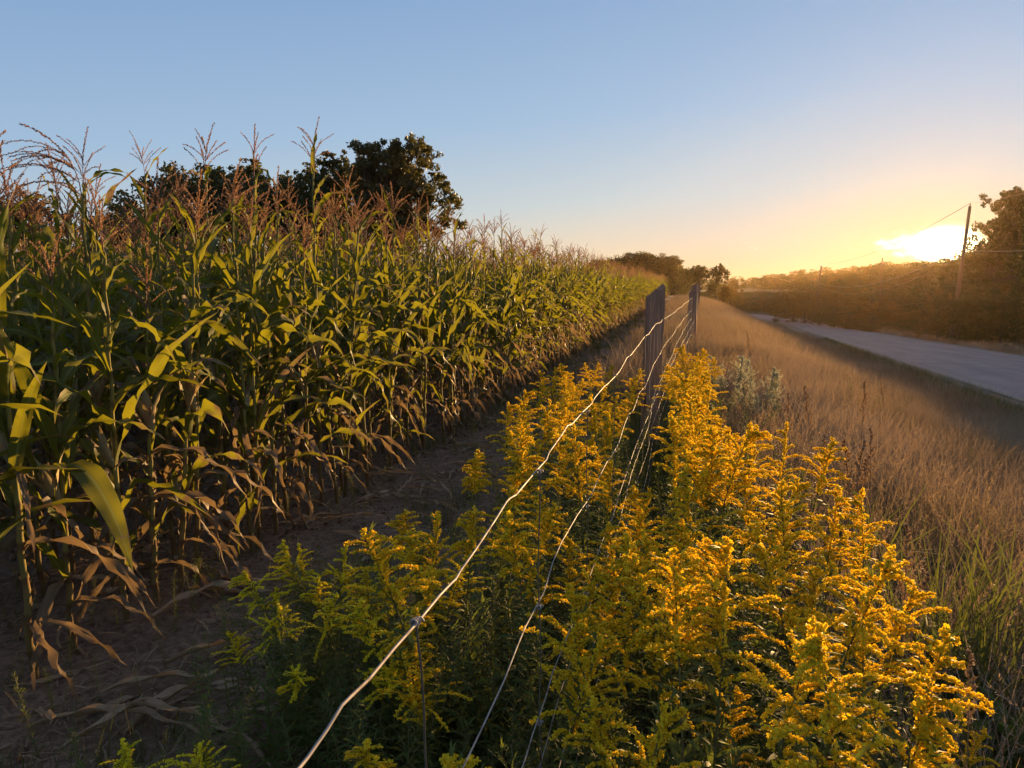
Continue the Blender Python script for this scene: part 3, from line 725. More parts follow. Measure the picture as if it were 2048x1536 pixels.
def place_tree(key, px, depth, top_y, label, name='tree', wid=1.0, rz=None, group=None, cat='tree'):
    top = at_y(px, top_y, depth); z = float(gh(top[0], depth, False)); H = top[2]-z
    t = thing(name, label, cat, (top[0], depth, z-.1), rng.uniform(0, 6.28) if rz is None else rz, group); t.scale = (H*wid, H*wid, H)
    ob('trunk', tt[key][0], t); ob('crown', tt[key][1], t); return t
# the big oak, traced as clumps with depth of their own
D0 = 46.0; base = at_y(775, 590, D0); zb = float(gh(base[0], D0, False)); topz = at_y(760, 281, D0)[2]; HO = topz-zb
def loc_(px, py, pr): p = at_y(px, py, D0); return ((p[0]-base[0])/HO, (p[2]-zb)/HO, pr/FPX*D0/HO)
oakb = [loc_(*b) for b in [(735, 312, 26), (760, 302, 22), (790, 300, 20), (800, 318, 30), (832, 302, 20), (858, 306, 16), (845, 318, 20), (812, 345, 34), (768, 345, 38), (730, 350, 30), (742, 392, 36), (788, 388, 36), (828, 375, 26),
     (850, 380, 18), (880, 358, 17), (892, 372, 12), (862, 398, 20), (840, 412, 24), (905, 396, 11), (916, 406, 9), (893, 414, 10), (800, 430, 34), (752, 440, 34), (845, 445, 22), (888, 440, 14), (918, 446, 12), (870, 462, 14), (710, 430, 24), (820, 470, 24), (770, 480, 26), (715, 480, 24)]]
deftree('oak', M_tree, seed=33, blobs=oakb, lf=.0105, npl=52)
t = thing('oak_tree', 'large round crowned oak tree behind the corn, darkest and nearest of the field trees', 'tree', (base[0], D0, zb), 0); t.scale = (HO,)*3
ob('trunk', tt['oak'][0], t); ob('crown', tt['oak'][1], t)
for a in [('wispy', 655, 49, 282, 'tall loose tree touching the left side of the big oak', .8), ('wispy', 600, 52, 302, 'thin gappy tree two places left of the big oak', .75), ('broad1', 540, 50, 330, 'low broad tree in the middle of the field trees', .8),
          ('wispy', 475, 53, 292, 'windswept tree with ragged top behind the twin corn tassels', .95), ('round0', 400, 52, 300, 'dark upright tree at the left end of the field trees', .9), ('lit', 345, 48, 318, 'rounded tree with brown lit crown left of the windswept tree', .85),
          ('broad2', 235, 55, 392, 'low tree crown showing between the corn tassels at left', .9), ('lit', 62, 45, 368, 'rounded tree behind the arching tassel at far left', .9), ('broad0', 690, 53, 330, 'dense tree filling the gap behind the big oak', .75)]:
    place_tree(a[0], a[1], a[2], a[3], a[4], wid=a[5]*1.25, name='field_tree')
# the wood at the end of the cornfield
k = 0
for px in np.arange(1195, 1365, 15):
    ty = np.interp(px, [1195, 1230, 1270, 1310, 1345, 1365], [516, 506, 501, 500, 508, 528]); k += 1
    place_tree(['broad0', 'round1', 'broad2', 'round2'][k % 4], px+rng.uniform(-4, 4), 165+rng.uniform(-6, 12), ty+rng.uniform(-2, 4), 'dark tree in the domed wood beyond the cornfield, '+('its left end' if px < 1240 else 'left of its top' if px < 1275 else 'at its top' if px < 1315 else 'its right end'), wid=1.25, group='trees of the domed wood', name='woodland_tree')
for i, (px, d, ty, kk, w, lab) in enumerate([(1372, 120, 532, 'round1', 1.2, 'tree with a flat crown stepping down right of the domed wood'), (1400, 112, 524, 'broad1', 1.1, 'tall dark tree behind the second fence post'), (1435, 105, 521, 'wispy', 1.0, 'tree with a knobbly top branch against the orange sky'),
        (1350, 110, 548, 'bush1', 1.0, 'low tree between the corn end and the second post'), (1418, 84, 556, 'bush0', .95, 'bushy tree by the verge right of the second post'), (1448, 80, 566, 'lit', 1.3, 'sunlit yellowish tree at the bend of the road'), (1462, 100, 572, 'bush2', 1.2, 'low shrub where the road goes out of sight'), (1385, 78, 575, 'bush1', 1.2, 'dark shrub just behind the second fence post')]):
    place_tree(kk, px, d, ty, lab, wid=w, name='verge_tree')
# wooded hillside right of the road
sil = lambda x: np.interp(x, [1440, 1480, 1530, 1600, 1700, 1760, 1800, 1840, 1885, 1930, 1960, 1990, 2060, 2300], [556, 552, 548, 540, 529, 525, 518, 517, 519, 514, 498, 482, 470, 455])
names = ['round0', 'broad0', 'round1', 'bush1', 'broad2', 'round2', 'bush0']
for px in np.arange(1450, 2130, 15):
    d = np.interp(px, [1450, 1700, 1760, 1850, 1950, 2100], [330, 250, 175, 125, 100, 80]); k += 1
    place_tree(names[k % 7] if px > 1780 else ['bush0', 'bush1', 'bush2'][k % 3], px+rng.uniform(-6, 6), d+rng.uniform(-6, 6), sil(px)+rng.uniform(-1, 6), 'tree on the skyline ridge, '+span(px), wid=rng.uniform(1.3, 2.0), group='skyline trees on the wooded hillside', name='ridge_tree')
for d, dy, n in ((150, 22, 24), (105, 42, 22), (78, 64, 18), (60, 92, 14)):
    for j in range(n):
        px = rng.uniform(1475+ (150-d)*1.6, 2250); x = (px-1024)/FPX*d
        q = x*RR[0]+d*RR[1]; 
        if q < 17: continue
        k += 1; ty = max(sil(px)+10, sil(px)+dy+rng.uniform(-14, 14))
        lit = rng.random() < .3
        place_tree(['bush0', 'bush1', 'round0', 'bush2', 'bush3', 'round2'][k % 6], px, d+rng.uniform(-8, 8), ty, f'bushy tree on the wooded slope, {"lowest by the road" if d < 70 else "just above the road" if d < 90 else "halfway up" if d < 120 else "just below the skyline"}, {span(px)}', wid=rng.uniform(.9, 1.3), group='bushy trees on the wooded hillside', name='hillside_tree')
# lit shrubs left of the first pole and by the road
for px, d, ty, lab in [(1590, 118, 576, 'pale yellow green shrub left of the middle utility pole'), (1612, 112, 588, 'rounded pale shrub at the foot of the middle utility pole'), (1572, 140, 585, 'small shrub beside the third utility pole'), (1668, 100, 600, 'shrub just right of the middle utility pole'), (1700, 90, 610, 'low shrub by the road between the two nearer poles'), (1745, 80, 622, 'round shrub by the far side of the road'), (1530, 170, 590, 'far shrub at the road bend')]:
    place_tree('bush2' if px < 1620 else 'bush1', px, d, ty, lab, wid=1.4, name='roadside_shrub', cat='shrub')
for px, d, ty, lab in [(1882, 58, 572, 'bush on the slope just left of the nearest pole'), (1926, 54, 566, 'bush crowding the right side of the nearest pole'), (1965, 53, 560, 'second bush right of the nearest pole'), (2012, 52, 556, 'third bush right of the nearest pole near the picture edge')]:
    place_tree('bush3' if px < 1900 else 'bush0', px, d, ty, lab, wid=.8, name='roadside_shrub', cat='shrub')
# tall tree at the right edge
for px, d, ty, kk, w, lab in [(2062, 64, 372, 'oak', .8, 'tall tree cut by the right edge of the picture'), (2010, 70, 470, 'broad2', 1.0, 'tree just left of the tall one at the right edge'), (2120, 58, 400, 'broad0', 1.1, 'tree beyond the right edge beside the tall one')]:
    place_tree(kk, px, d, ty, lab, wid=w, rz=2.0, name='hillside_tree')
# undergrowth of the slope and a far wood
sg = []
for i in range(4):
    G0 = Geo(); r = np.random.default_rng(800+i)
    for _ in range(16):
        c = np.array([r.normal()*.45, r.normal()*.45, r.uniform(.1, .75)]); cloud(G0, c, r.uniform(.15, .32), 34, .06, r)
    sg.append(G0.mesh('scrub', M_tree if i < 2 else M_tree_warm, smooth=False))
P = []
for _ in range(9000):
    r_ = rng.uniform(14, 330); q_ = 13.6+rng.uniform(1.6, 75) if rng.random() < .8 else 13.6+rng.uniform(1.6, 14)
    b = road_bend(r_); P.append((r_*RD[0]+(q_+b)*RR[0], r_*RD[1]+(q_+b)*RR[1], q_, r_))
P = np.array(P); keep = (P[:, 0]/P[:, 1] < .95) & (rng.random(len(P)) < np.clip(.35+40/P[:, 3], 0, 1)); P = P[keep]; n = len(P)
s0 = rng.uniform(.4, 1.1, n)*np.clip((P[:, 2]-13.6)/6, .35, 1.1)
scatter('hillside_undergrowth', np.stack([P[:, 0], P[:, 1], gh(P[:, 0], P[:, 1], False)-.1], 1), np.stack([0*s0, 0*s0, rng.uniform(0, 6.28, n)], 1), np.stack([s0*1.25, s0*1.25, s0], 1), rng.integers(0, 4, n), sg, label='low scrub covering the slope between the hillside trees', kind='stuff')
P = []
for _ in range(1500):
    a = rng.uniform(-50, 60); d = rng.uniform(340, 900); P.append((d*math.sin(R(a)), d*math.cos(R(a))))
P = np.array(P); n = len(P); s0 = rng.uniform(9, 14, n)
scatter('distant_wood', np.stack([P[:, 0], P[:, 1], np.full(n, -4.0)], 1), np.stack([0*s0, 0*s0, rng.uniform(0, 6.28, n)], 1), np.stack([s0, s0, s0], 1), rng.integers(0, 4, n), sg, label='far wooded skyline', kind='stuff')

# ------------------------------------------------------------------ utility poles and lines
poles = []
for i, (tx, ty, bx, by, d, lab) in enumerate([(1941, 406, 1904, 643, 55, 'nearest leaning utility pole standing against the sun glow'), (1643, 529, 1629, 634, 118, 'second utility pole beside the far edge of the road'), (1561, 558, 1559, 626, 185, 'third smaller utility pole towards the road bend'), (1516, 572, 1514, 615, 270, 'fourth and farthest utility pole near the road bend')]):
    tp = at_y(tx, ty, d); bp = at_y(bx, by, d); zb = float(gh(bp[0], d, False)); bp[2] = zb-.3
    L = Vector(tp-bp); t = thing('utility_pole', lab, 'utility pole', bp, 0); t.rotation_mode = 'QUATERNION'; t.rotation_quaternion = Vector((0, 0, 1)).rotation_difference(L); h = L.length
    g = Geo(); z = np.linspace(0, h-.25, 6); tube(g, np.stack([0*z, 0*z, z], 1), .17-.06*z/h, 10); ob('pole', g.mesh('pole', M_pole), t)
    g = Geo(); tube(g, [[0, 0, h-.25], [0, 0, h-.2], [0, 0, h-.1], [0, 0, h]], [.03, .06, .07, .03], 8); ob('insulator', g.mesh('insulator', M_insul), t)
    for k_ in (1.4, 2.0):
        g = Geo(); tube(g, [[-.12, 0, h-k_], [-.26, 0, h-k_], [-.26, 0, h-k_+.1]], [.02, .02, .05], 6); ob('bracket', g.mesh('bracket', M_insul), t)
    poles.append((Vector(bp), L.normalized(), h))
def att(i, dn): b, d, h = poles[i]; return b+d*(h-dn)
def cable(a, b, sag, rad, label, grp):
    q = np.linspace(0, 1, 24)[:, None]; P = np.array(a)*(1-q)+np.array(b)*q; P[:, 2] -= sag*4*q[:, 0]*(1-q[:, 0]); g = Geo(); tube(g, P, rad, 5, cap=False)
    ob('overhead_cable', g.mesh('overhead_cable', M_cable), label=label, category='cable', group=grp)
off = Vector(at_y(2300, 300, 22)); off2 = Vector(at_y(2300, 470, 24)); 
G_ = 'cables on the utility poles'
cable(att(0, 0), off, .3, .011, 'top power cable running from the nearest pole out of the right edge', G_)
for i, w in ((0, 'first and second poles'), (1, 'second and third poles'), (2, 'third and fourth poles')):
    cable(att(i, 0), att(i+1, 0), 1.1, .02, f'top power cable strung between the {w}', G_)
    cable(att(i, 1.9+(1.5 if i == 0 else .4)), att(i+1, 3.0), 1.5, .03, f'thicker lower cable strung between the {w}', G_)
    cable(att(i, 2.4+(1.5 if i == 0 else .4)), att(i+1, 3.5), 1.9, .022, f'lowest sagging cable strung between the {w}', G_)
cable(att(0, 3.4), off2, .3, .018, 'lower cable running from the nearest pole out of the right edge', G_)
cable(att(3, 0), Vector(at_y(1470, 572, 330)), 1.0, .02, 'far cable running left from the fourth pole', G_)
# far pole tip showing over the ridge
tp = at_y(1765, 516, 120); zb = float(gh(tp[0], 120, False)); t = thing('utility_pole', 'utility pole whose tip alone shows above the ridge trees', 'utility pole', (tp[0], 120, zb-.2)); g = Geo(); tube(g, [[0, 0, 0], [0, 0, tp[2]-zb+.2]], [.16, .11], 8); ob('pole', g.mesh('pole', M_pole), t)

# ------------------------------------------------------------------ fence
t = thing('wire_fence', 'page wire fence with weathered split posts running between corn and verge', 'fence', (0, 0, 0)); fence = t
def fence_pt(s, t=FT, z=0): x, y = xy(s, t); return np.array([x, y, z])
def post_mesh(w, d, h, slant, seed):
    r = np.random.default_rng(seed); nz_ = 26; g = Geo(); c = []
    for dx, dy in ((-1, -1), (-.3, -1.06), (.35, -.97), (1, -1), (1.05, -.2), (.96, .4), (1, 1), (.2, 1.05), (-.4, .95), (-1, 1), (-1.04, .3), (-.97, -.35)): c.append((dx*w/2, dy*d/2))
    c = np.array(c); V = []
    ph = r.uniform(0, 6.28, (12, 3))
    for i in range(nz_):
        f = i/(nz_-1); z = f*h; k = 1-.08*f
        rad = 1+.035*np.sin(ph[:, 0]+f*7)+.02*np.sin(ph[:, 1]+f*19)+r.normal(0, .006, 12)
        zz = z+(slant*(c[:, 0]/w+.5)-slant*.5+.02*np.sin(ph[:, 2]*3))*(1 if i == nz_-1 else f**6*.9)
        V.append(np.stack([c[:, 0]*k*rad, c[:, 1]*k*rad, zz], 1))
    V = np.array(V); g.add(V.reshape(-1, 3), grid_faces(nz_, 12, True)); ctr = V[-1].mean(0)-[0, 0, .01]
    g.add(np.concatenate([V[-1], [ctr]]), t=[[i, (i+1) % 12, 12] for i in range(12)]); return g.mesh('fence_post', M_wood, smooth=False)
# first post, from the photograph: left edge about 1287, right edge 1324, top 574-590
PS = 6.95
p1 = at_y(1300, 700, 7.0); s1, t1 = st(p1[0], p1[1])
z1 = at_y(1305, 580, 7.0)[2]
M = TRS((p1[0], p1[1], -.25), -FA+.32, 1, rx=R(-.6), ry=R(1.6)); ob('post', post_mesh(.165, .13, z1+.25, .10, 1), fence, M)
pp = [(17.6, 1385, 571), (28.5, None, None), (39.5, None, None), (51, None, None), (63, None, None), (76, None, None)]
for i, (s, _, _) in enumerate(pp):
    x, y = xy(s, ftr(s)-.02); z0 = float(gh(x, y)); h = (1.62, 1.5, 1.6, 1.55, 1.6, 1.5)[i]
    ob('post', post_mesh(.15, .12, h+.3, .05*(-1)**i, 5+i), fence, TRS((x, y, z0-.3), -FA+.2*i, 1, rx=R(rng.normal()*1.5), ry=R(rng.normal()*1.5)))
x, y = xy(15.9, ftr(15.9)-.12); ob('post', post_mesh(.11, .10, 1.75, .0, 31), fence, TRS((x, y, -.1), 0, 1, ry=R(4)))
# line wires. wires 1-3 follow the kinks read off the photograph, on the fence plane
def on_fence(px, py):
    d = ray(px, py); o = np.array([0, 0, EYE]); nrm = np.array([FR[0], FR[1], 0]); k = (FT-0)/(d@nrm); p = o+d*k; return p
def traced(pts): P = np.array([on_fence(*p) for p in pts]); s = P[:, 0]*FD[0]+P[:, 1]*FD[1]; return s, P[:, 2]
w1 = traced([(581, 1536), (600, 1512), (640, 1455), (669, 1408), (690, 1388), (724, 1356), (775, 1295), (822, 1244), (868, 1190), (890, 1168), (902, 1157), (912, 1140), (944, 1098), (985, 1040), (1010, 1003), (1018, 996), (1030, 990), (1073, 943), (1096, 920), (1102, 905), (1130, 868), (1140, 852), (1150, 848), (1171, 823), (1185, 809), (1192, 795), (1208, 773), (1214, 768), (1228, 752), (1236, 742), (1240, 735), (1252, 715), (1262, 710), (1281, 688), (1290, 672), (1296, 668), (1306, 655)])
w2 = traced([(916, 1536), (960, 1450), (1005, 1360), (1030, 1300), (1050, 1255), (1091, 1185), (1110, 1125), (1128, 1085), (1136, 1072), (1160, 1030), (1184, 993), (1198, 957), (1212, 925), (1220, 913), (1234, 887), (1246, 850), (1256, 830), (1269, 820), (1281, 785), (1290, 772), (1300, 745), (1308, 730), (1320, 706)])
w3 = traced([(1049, 1523), (1068, 1465), (1094, 1398), (1110, 1345), (1135, 1285), (1160, 1225), (1180, 1160), (1205, 1080), (1222, 1035), (1240, 975), (1260, 928), (1271, 900), (1284, 862), (1301, 820), (1312, 780), (1322, 755)])
heights = [1.5-.28, 1.5-.467, 1.5-.645, 1.5-.82, .52, .36, .21]
def wz(i, s):
    """height of line wire i at distance s along the fence"""
    base_ = np.interp(s, [-2, 7.0, 17.6, 28.5, 39.5, 51, 63, 76, 92], np.array([0, 0, .30, .42, .66, .88, 1.12, 1.38, 1.7])+(.05 if i == 0 else 0)*np.array([0, 1, 1, 1, 1, 1, 1, 1, 1]))
    return heights[i]+base_
for i in range(7):
    r = np.random.default_rng(70+i)
    s = np.arange(-1.6, 92, .0475) if i < 3 else np.arange(-1.6, 60, .095)
    s = s[(s < 22) | (np.arange(len(s)) % 4 == 0)]
    kk_ = (s/.285) % 1
    cr = .008*np.where(abs(kk_-.5) < .18, np.sin((kk_-.5)/.18*np.pi), 0)+np.interp(s, np.arange(-2, 95, .57), r.normal(0, .006, 171)[:len(np.arange(-2, 95, .57))])
    z = wz(i, s)+cr
    if i < 3:
        ws, wzz = (w1, w2, w3)[i]
        tr = np.interp(s, ws, wzz); m = (s >= ws[0]) & (s <= ws[-1]); endoff = wzz[-1]-wz(i, ws[-1]); begoff = wzz[0]-wz(i, ws[0])
        z = np.where(m, tr, np.where(s < ws[0], z+begoff, z+endoff*np.clip(1-(s-ws[-1])/4, 0, 1)))
        # keep the traced points themselves so that the kinks stay sharp
        keep = ~m; s = np.concatenate([s[keep], ws]); z = np.concatenate([z[keep], wzz]); o_ = np.argsort(s); s, z = s[o_], z[o_]
    x, y = xy(s, ftr(s)+.006*np.sin(s*3)); g = Geo(); tube(g, np.stack([x, y, z], 1), .0013 if i == 0 else .00115, 6 if i < 3 else 4, cap=False)
    ob('line_wire', g.mesh('line_wire', M_wire), fence)
def wire_z(i, s):
    if i < 3:
        ws, wzz = (w1, w2, w3)[i]
        if ws[0] <= s <= ws[-1]: return float(np.interp(s, ws, wzz))
    return float(wz(i, s))
def knot_mesh():
    g = Geo(); q = np.linspace(0, 1, 22); a = q*2*np.pi*2.2
    tube(g, np.stack([.0046*np.cos(a), (q-.5)*.012, .0046*np.sin(a)], 1), .0016, 5)
    a = np.linspace(.3, 4.6, 10); tube(g, np.stack([.0062*np.cos(a)+.002, .008+0*a, .0062*np.sin(a)-.002], 1), .0016, 5); return g.mesh('wire_knot', M_wire)
KM = knot_mesh()
# the stays stand where the photograph shows the top wire's knots
kn = [float(traced([p])[0][0]) for p in [(822, 1244), (1073, 943), (1171, 823), (1228, 752)]]
stays = kn+list(kn[-1]+.60*np.arange(1, 32))
for j, s in enumerate(stays):
    lean = .03 if j == 0 else rng.normal()*.01
    zs = [wire_z(0, s)+.004]; ss = [s]
    for i in range(1, 7): ss.append(s+lean*(i)*1.0); zs.append(wire_z(i, ss[-1]))
    x, y = xy(np.array(ss), ftr(ss)+.004); g = Geo(); q = np.linspace(0, 6, 25); X_ = np.interp(q, range(7), x)+.002*np.sin(q*5+j); Y_ = np.interp(q, range(7), y); Z_ = np.interp(q, range(7), zs)
    tube(g, np.stack([X_, Y_, Z_], 1), .0011, 5 if j < 6 else 3, cap=False); so = ob('stay_wire', g.mesh('stay_wire', M_stay), fence)
    if j < 7:
        for i in range(4): ob('knot', KM, so, TRS((x[i]-.0, y[i], wire_z(i, ss[i])), -FA, .68 if i else .72, rx=R(-8)))

# ------------------------------------------------------------------ goldenrods
def floret_line(g, P, n, r, sz, var):
    L = np.sort(r.uniform(.05, 1, n))*(len(P)-1); i0 = np.minimum(L.astype(int), len(P)-2); f = (L-i0)[:, None]
    Cc = P[i0]*(1-f)+P[i0+1]*f+r.normal(0, sz*.8, (n, 3))+np.array([0, 0, sz*.9])
    for _ in range(2):
        A = r.normal(size=(n, 3)); A /= np.linalg.norm(A, axis=1)[:, None]; B = np.cross(A, r.normal(size=(n, 3))); B /= np.linalg.norm(B, axis=1)[:, None]
        s = sz*r.uniform(.7, 1.3, n)[:, None]
        v = np.stack([Cc-A*s, Cc+B*s*.8, Cc+A*s, Cc-B*s*.8], 1).reshape(-1, 3); g.add(v, np.arange(4*n).reshape(-1, 4), var=np.repeat(np.clip(var+r.normal(0, .12, n), 0, 1), 4))
def goldenrod_geo(seed, white=False, young=False):
    r = np.random.default_rng(seed); H = 1.0; S = Geo(); Fo = Geo(); Pl = []
    lean = r.normal(0, .09, 2); z = np.linspace(0, 1, 12); P = np.stack([lean[0]*z**2, lean[1]*z**2, z*H], 1); nod = r.uniform(0, .10); na_ = r.uniform(0, 6.28)
    P[:, 0] += nod*math.cos(na_)*np.clip(z-.8, 0, 1)*5*.5; P[:, 1] += nod*math.sin(na_)*np.clip(z-.8, 0, 1)*5*.5
    tube(S, P, .0036*(1-.65*z), 5)
    for i in range(52):
        zf = .06+.80*(i+r.random())/52; k = zf*11; i0 = int(k); b = P[i0]*(1-k+i0)+P[i0+1]*(k-i0)
        ln = r.uniform(.075, .12)*(1.05-.55*zf); a0 = r.uniform(.7, 1.2); lg = leafgeo(ln, ln*r.uniform(.15, .2), a0, a0+r.uniform(.5, 1.5), nseg=5, nc=3, seed=i, fold=.3, wave=.001, twist=r.normal()*.5, base=.35)
        Fo.merge(lg, np.array(TRS(b, i*2.4+r.normal()*.3)), var=float(zf < .22)*r.uniform(.2, 1))
    # side leaves on short shoots near the top
    Hn = (r.uniform(.22, .29) if not young else .17)*(1.5 if white else 1); nr = 22 if not white else 34
    fl = Geo(); cur = Geo()
    side = r.uniform(0, 6.28)
    for i in range(nr):
        zf = 1-Hn+Hn*(i+.3)/nr; k = min(zf*11, 10.99); i0 = int(k); b = P[i0]*(1-k+i0)+P[i0+1]*(k-i0)
        ln = ((r.choice([.12, .165]) if not young else .09)*(1-((zf-(1-Hn))/Hn))**.7+.022)*r.uniform(.65, 1.15); az_ = i*2.4+r.normal()*.4; 
        if r.random() < .45: az_ = side+r.normal()*.7
        q = np.linspace(0, 1, 7); th = r.uniform(.5, 1.0)+q**1.1*r.uniform(.9, 1.7)
        if white: th = r.uniform(.5, 1.1)+q*.1; ln *= 1.5*r.uniform(.4, 1)
        dr = np.stack([np.cos(az_)*np.sin(th), np.sin(az_)*np.sin(th), np.cos(th)], 1); B = b+np.concatenate([[[0, 0, 0]], np.cumsum(dr[:-1]*ln/6, 0)])
        tube(S, B, .0010, 3, cap=False)
        floret_line(fl, B, int(50+ln*980) if not white else 34, r, .0029 if not white else .0058, .06 if not white else .35)
        for _ in range(2):
            lg = leafgeo(.035*r.uniform(.6, 1.3), .006, .8, 1.6, nseg=3, nc=3, seed=i, fold=.3, wave=0, base=.4); Fo.merge(lg, np.array(TRS(B[int(r.integers(1, 4))], az_+r.normal())))
    tipP = P[-3:]; floret_line(fl, np.concatenate([tipP, tipP[-1:]+[[0, 0, .02]]]), 90, r, .0042, .1)
    return S, Fo, fl
gr = []; grl = []
for i in range(9):
    S, Fo, fl = goldenrod_geo(600+i, young=i in (3, 7)); grl.append((S.mesh('goldenrod_stem', M_gstem), Fo.mesh('goldenrod_foliage', M_gleaf), fl.mesh('goldenrod_plume', M_lemon, smooth=False))); gr.append((S.mesh('goldenrod_stem', M_gstem), Fo.mesh('goldenrod_foliage', M_gleaf), fl.mesh('goldenrod_plume', M_flower, smooth=False), S, Fo, fl))
ar = []
for i in range(2):
    S, Fo, fl = goldenrod_geo(650+i, white=True); ar.append((S.mesh('aster_stem', M_gstem), Fo.mesh('aster_foliage', M_gleaf), fl.mesh('aster_blossom', M_white, smooth=False)))
def herb(src, x, y, H, rz, label, group, tilt=(0, 0), name='goldenrod', cat='goldenrod', wid=1.05):
    t = thing(name, label, cat, (x, y, float(gh(x, y))-.01), rz, group, scale=1, tilt=tilt); t.scale = (H*wid, H*wid, H)
    ob('stem', src[0], t); ob('foliage', src[1], t, kind='stuff'); ob('flower_plume', src[2], t); return t
def in_poly(px, py, poly):
    c = False; j = len(poly)-1
    for i in range(len(poly)):
        xi, yi = poly[i]; xj, yj = poly[j]
        if (yi > py) != (yj > py) and px < (xj-xi)*(py-yi)/(yj-yi)+xi: c = not c
        j = i
    return c
gold = []
# patches of flower heads: outline in the photograph (where their tops show), height above ground, spacing, label
patches = [
 ([(1020, 800), (1075, 745), (1130, 728), (1200, 726), (1245, 738), (1262, 800), (1255, 870), (1180, 900), (1080, 880), (1015, 860)], .98, .24, 'goldenrod plant in the clump left of the split fence post, before the corn'),
 ([(895, 960), (935, 890), (985, 905), (1060, 900), (1110, 920), (1090, 1020), (1000, 1060), (900, 1030)], .92, .2, 'goldenrod plant in the clump left of the wires where the track narrows'),
 ([(1335, 705), (1400, 692), (1440, 740), (1425, 800), (1330, 850), (1325, 760)], 1.05, .22, 'goldenrod plant just right of the split fence post'),
 ([(1110, 930), (1230, 900), (1290, 940), (1320, 1040), (1300, 1180), (1180, 1220), (1060, 1180), (1040, 1040)], .86, .16, 'goldenrod plant standing among the fence wires in the centre'),
 ([(1330, 870), (1400, 835), (1520, 840), (1590, 870), (1600, 960), (1690, 970), (1700, 1060), (1660, 1120), (1500, 1140), (1360, 1080), (1320, 960)], 1.0, .17, 'goldenrod plant in the upper half of the yellow mass right of the wires'),
 ([(1360, 1090), (1500, 1120), (1660, 1110), (1740, 1130), (1760, 1200), (1850, 1250), (1830, 1330), (1700, 1290), (1560, 1260), (1400, 1200)], .98, .135, 'goldenrod plant in the lower half of the yellow mass right of the wires'),
 ([(1030, 1270), (1120, 1230), (1220, 1290), (1290, 1400), (1290, 1490), (1120, 1450), (1050, 1380)], .82, .13, 'bright goldenrod plant in the bottom clump crossed by the lower wires'),
]
for poly, H, sp, lab in patches:
    pa = np.array(poly); lo, hi = pa.min(0), pa.max(0); tries = 0; mine = 0
    while tries < 1400:
        tries += 1; px, py = rng.uniform(lo, hi)
        if not in_poly(px, py, poly): continue
        h = H*rng.uniform(.93, 1.07); p = at_z(px, py, h)
        # the bank falls away to the right: follow it
        for _ in range(3): p = at_z(px, py, h+float(gh(p[0], p[1])))
        if (abs(px-1296) < 62 and py < 900) or p[1] > 9.5 or abs(st(p[0], p[1])[1]-FT) < .055: continue
        if any((p[0]-a)**2+(p[1]-b)**2 < sp*sp for a, b in gold): continue
        gold.append((p[0], p[1])); mine += 1
        fx = (px-lo[0])/(hi[0]-lo[0]); fy = (py-lo[1])/(hi[1]-lo[1])
        ed = ('far ' if fy < .34 else 'near ' if fy > .67 else '')+('left side' if fx < .34 else 'right side' if fx > .67 else ('edge' if fy < .34 or fy > .67 else 'very middle'))
        herb(gr[int(rng.integers(9))], p[0], p[1], h, rng.uniform(0, 6.28), lab.replace('goldenrod plant ', 'goldenrod ').replace('standing ', '')+', '+ed, 'goldenrods: '+lab[16:], tilt=tuple(rng.normal(0, .07, 2)))
    print(lab, mine)
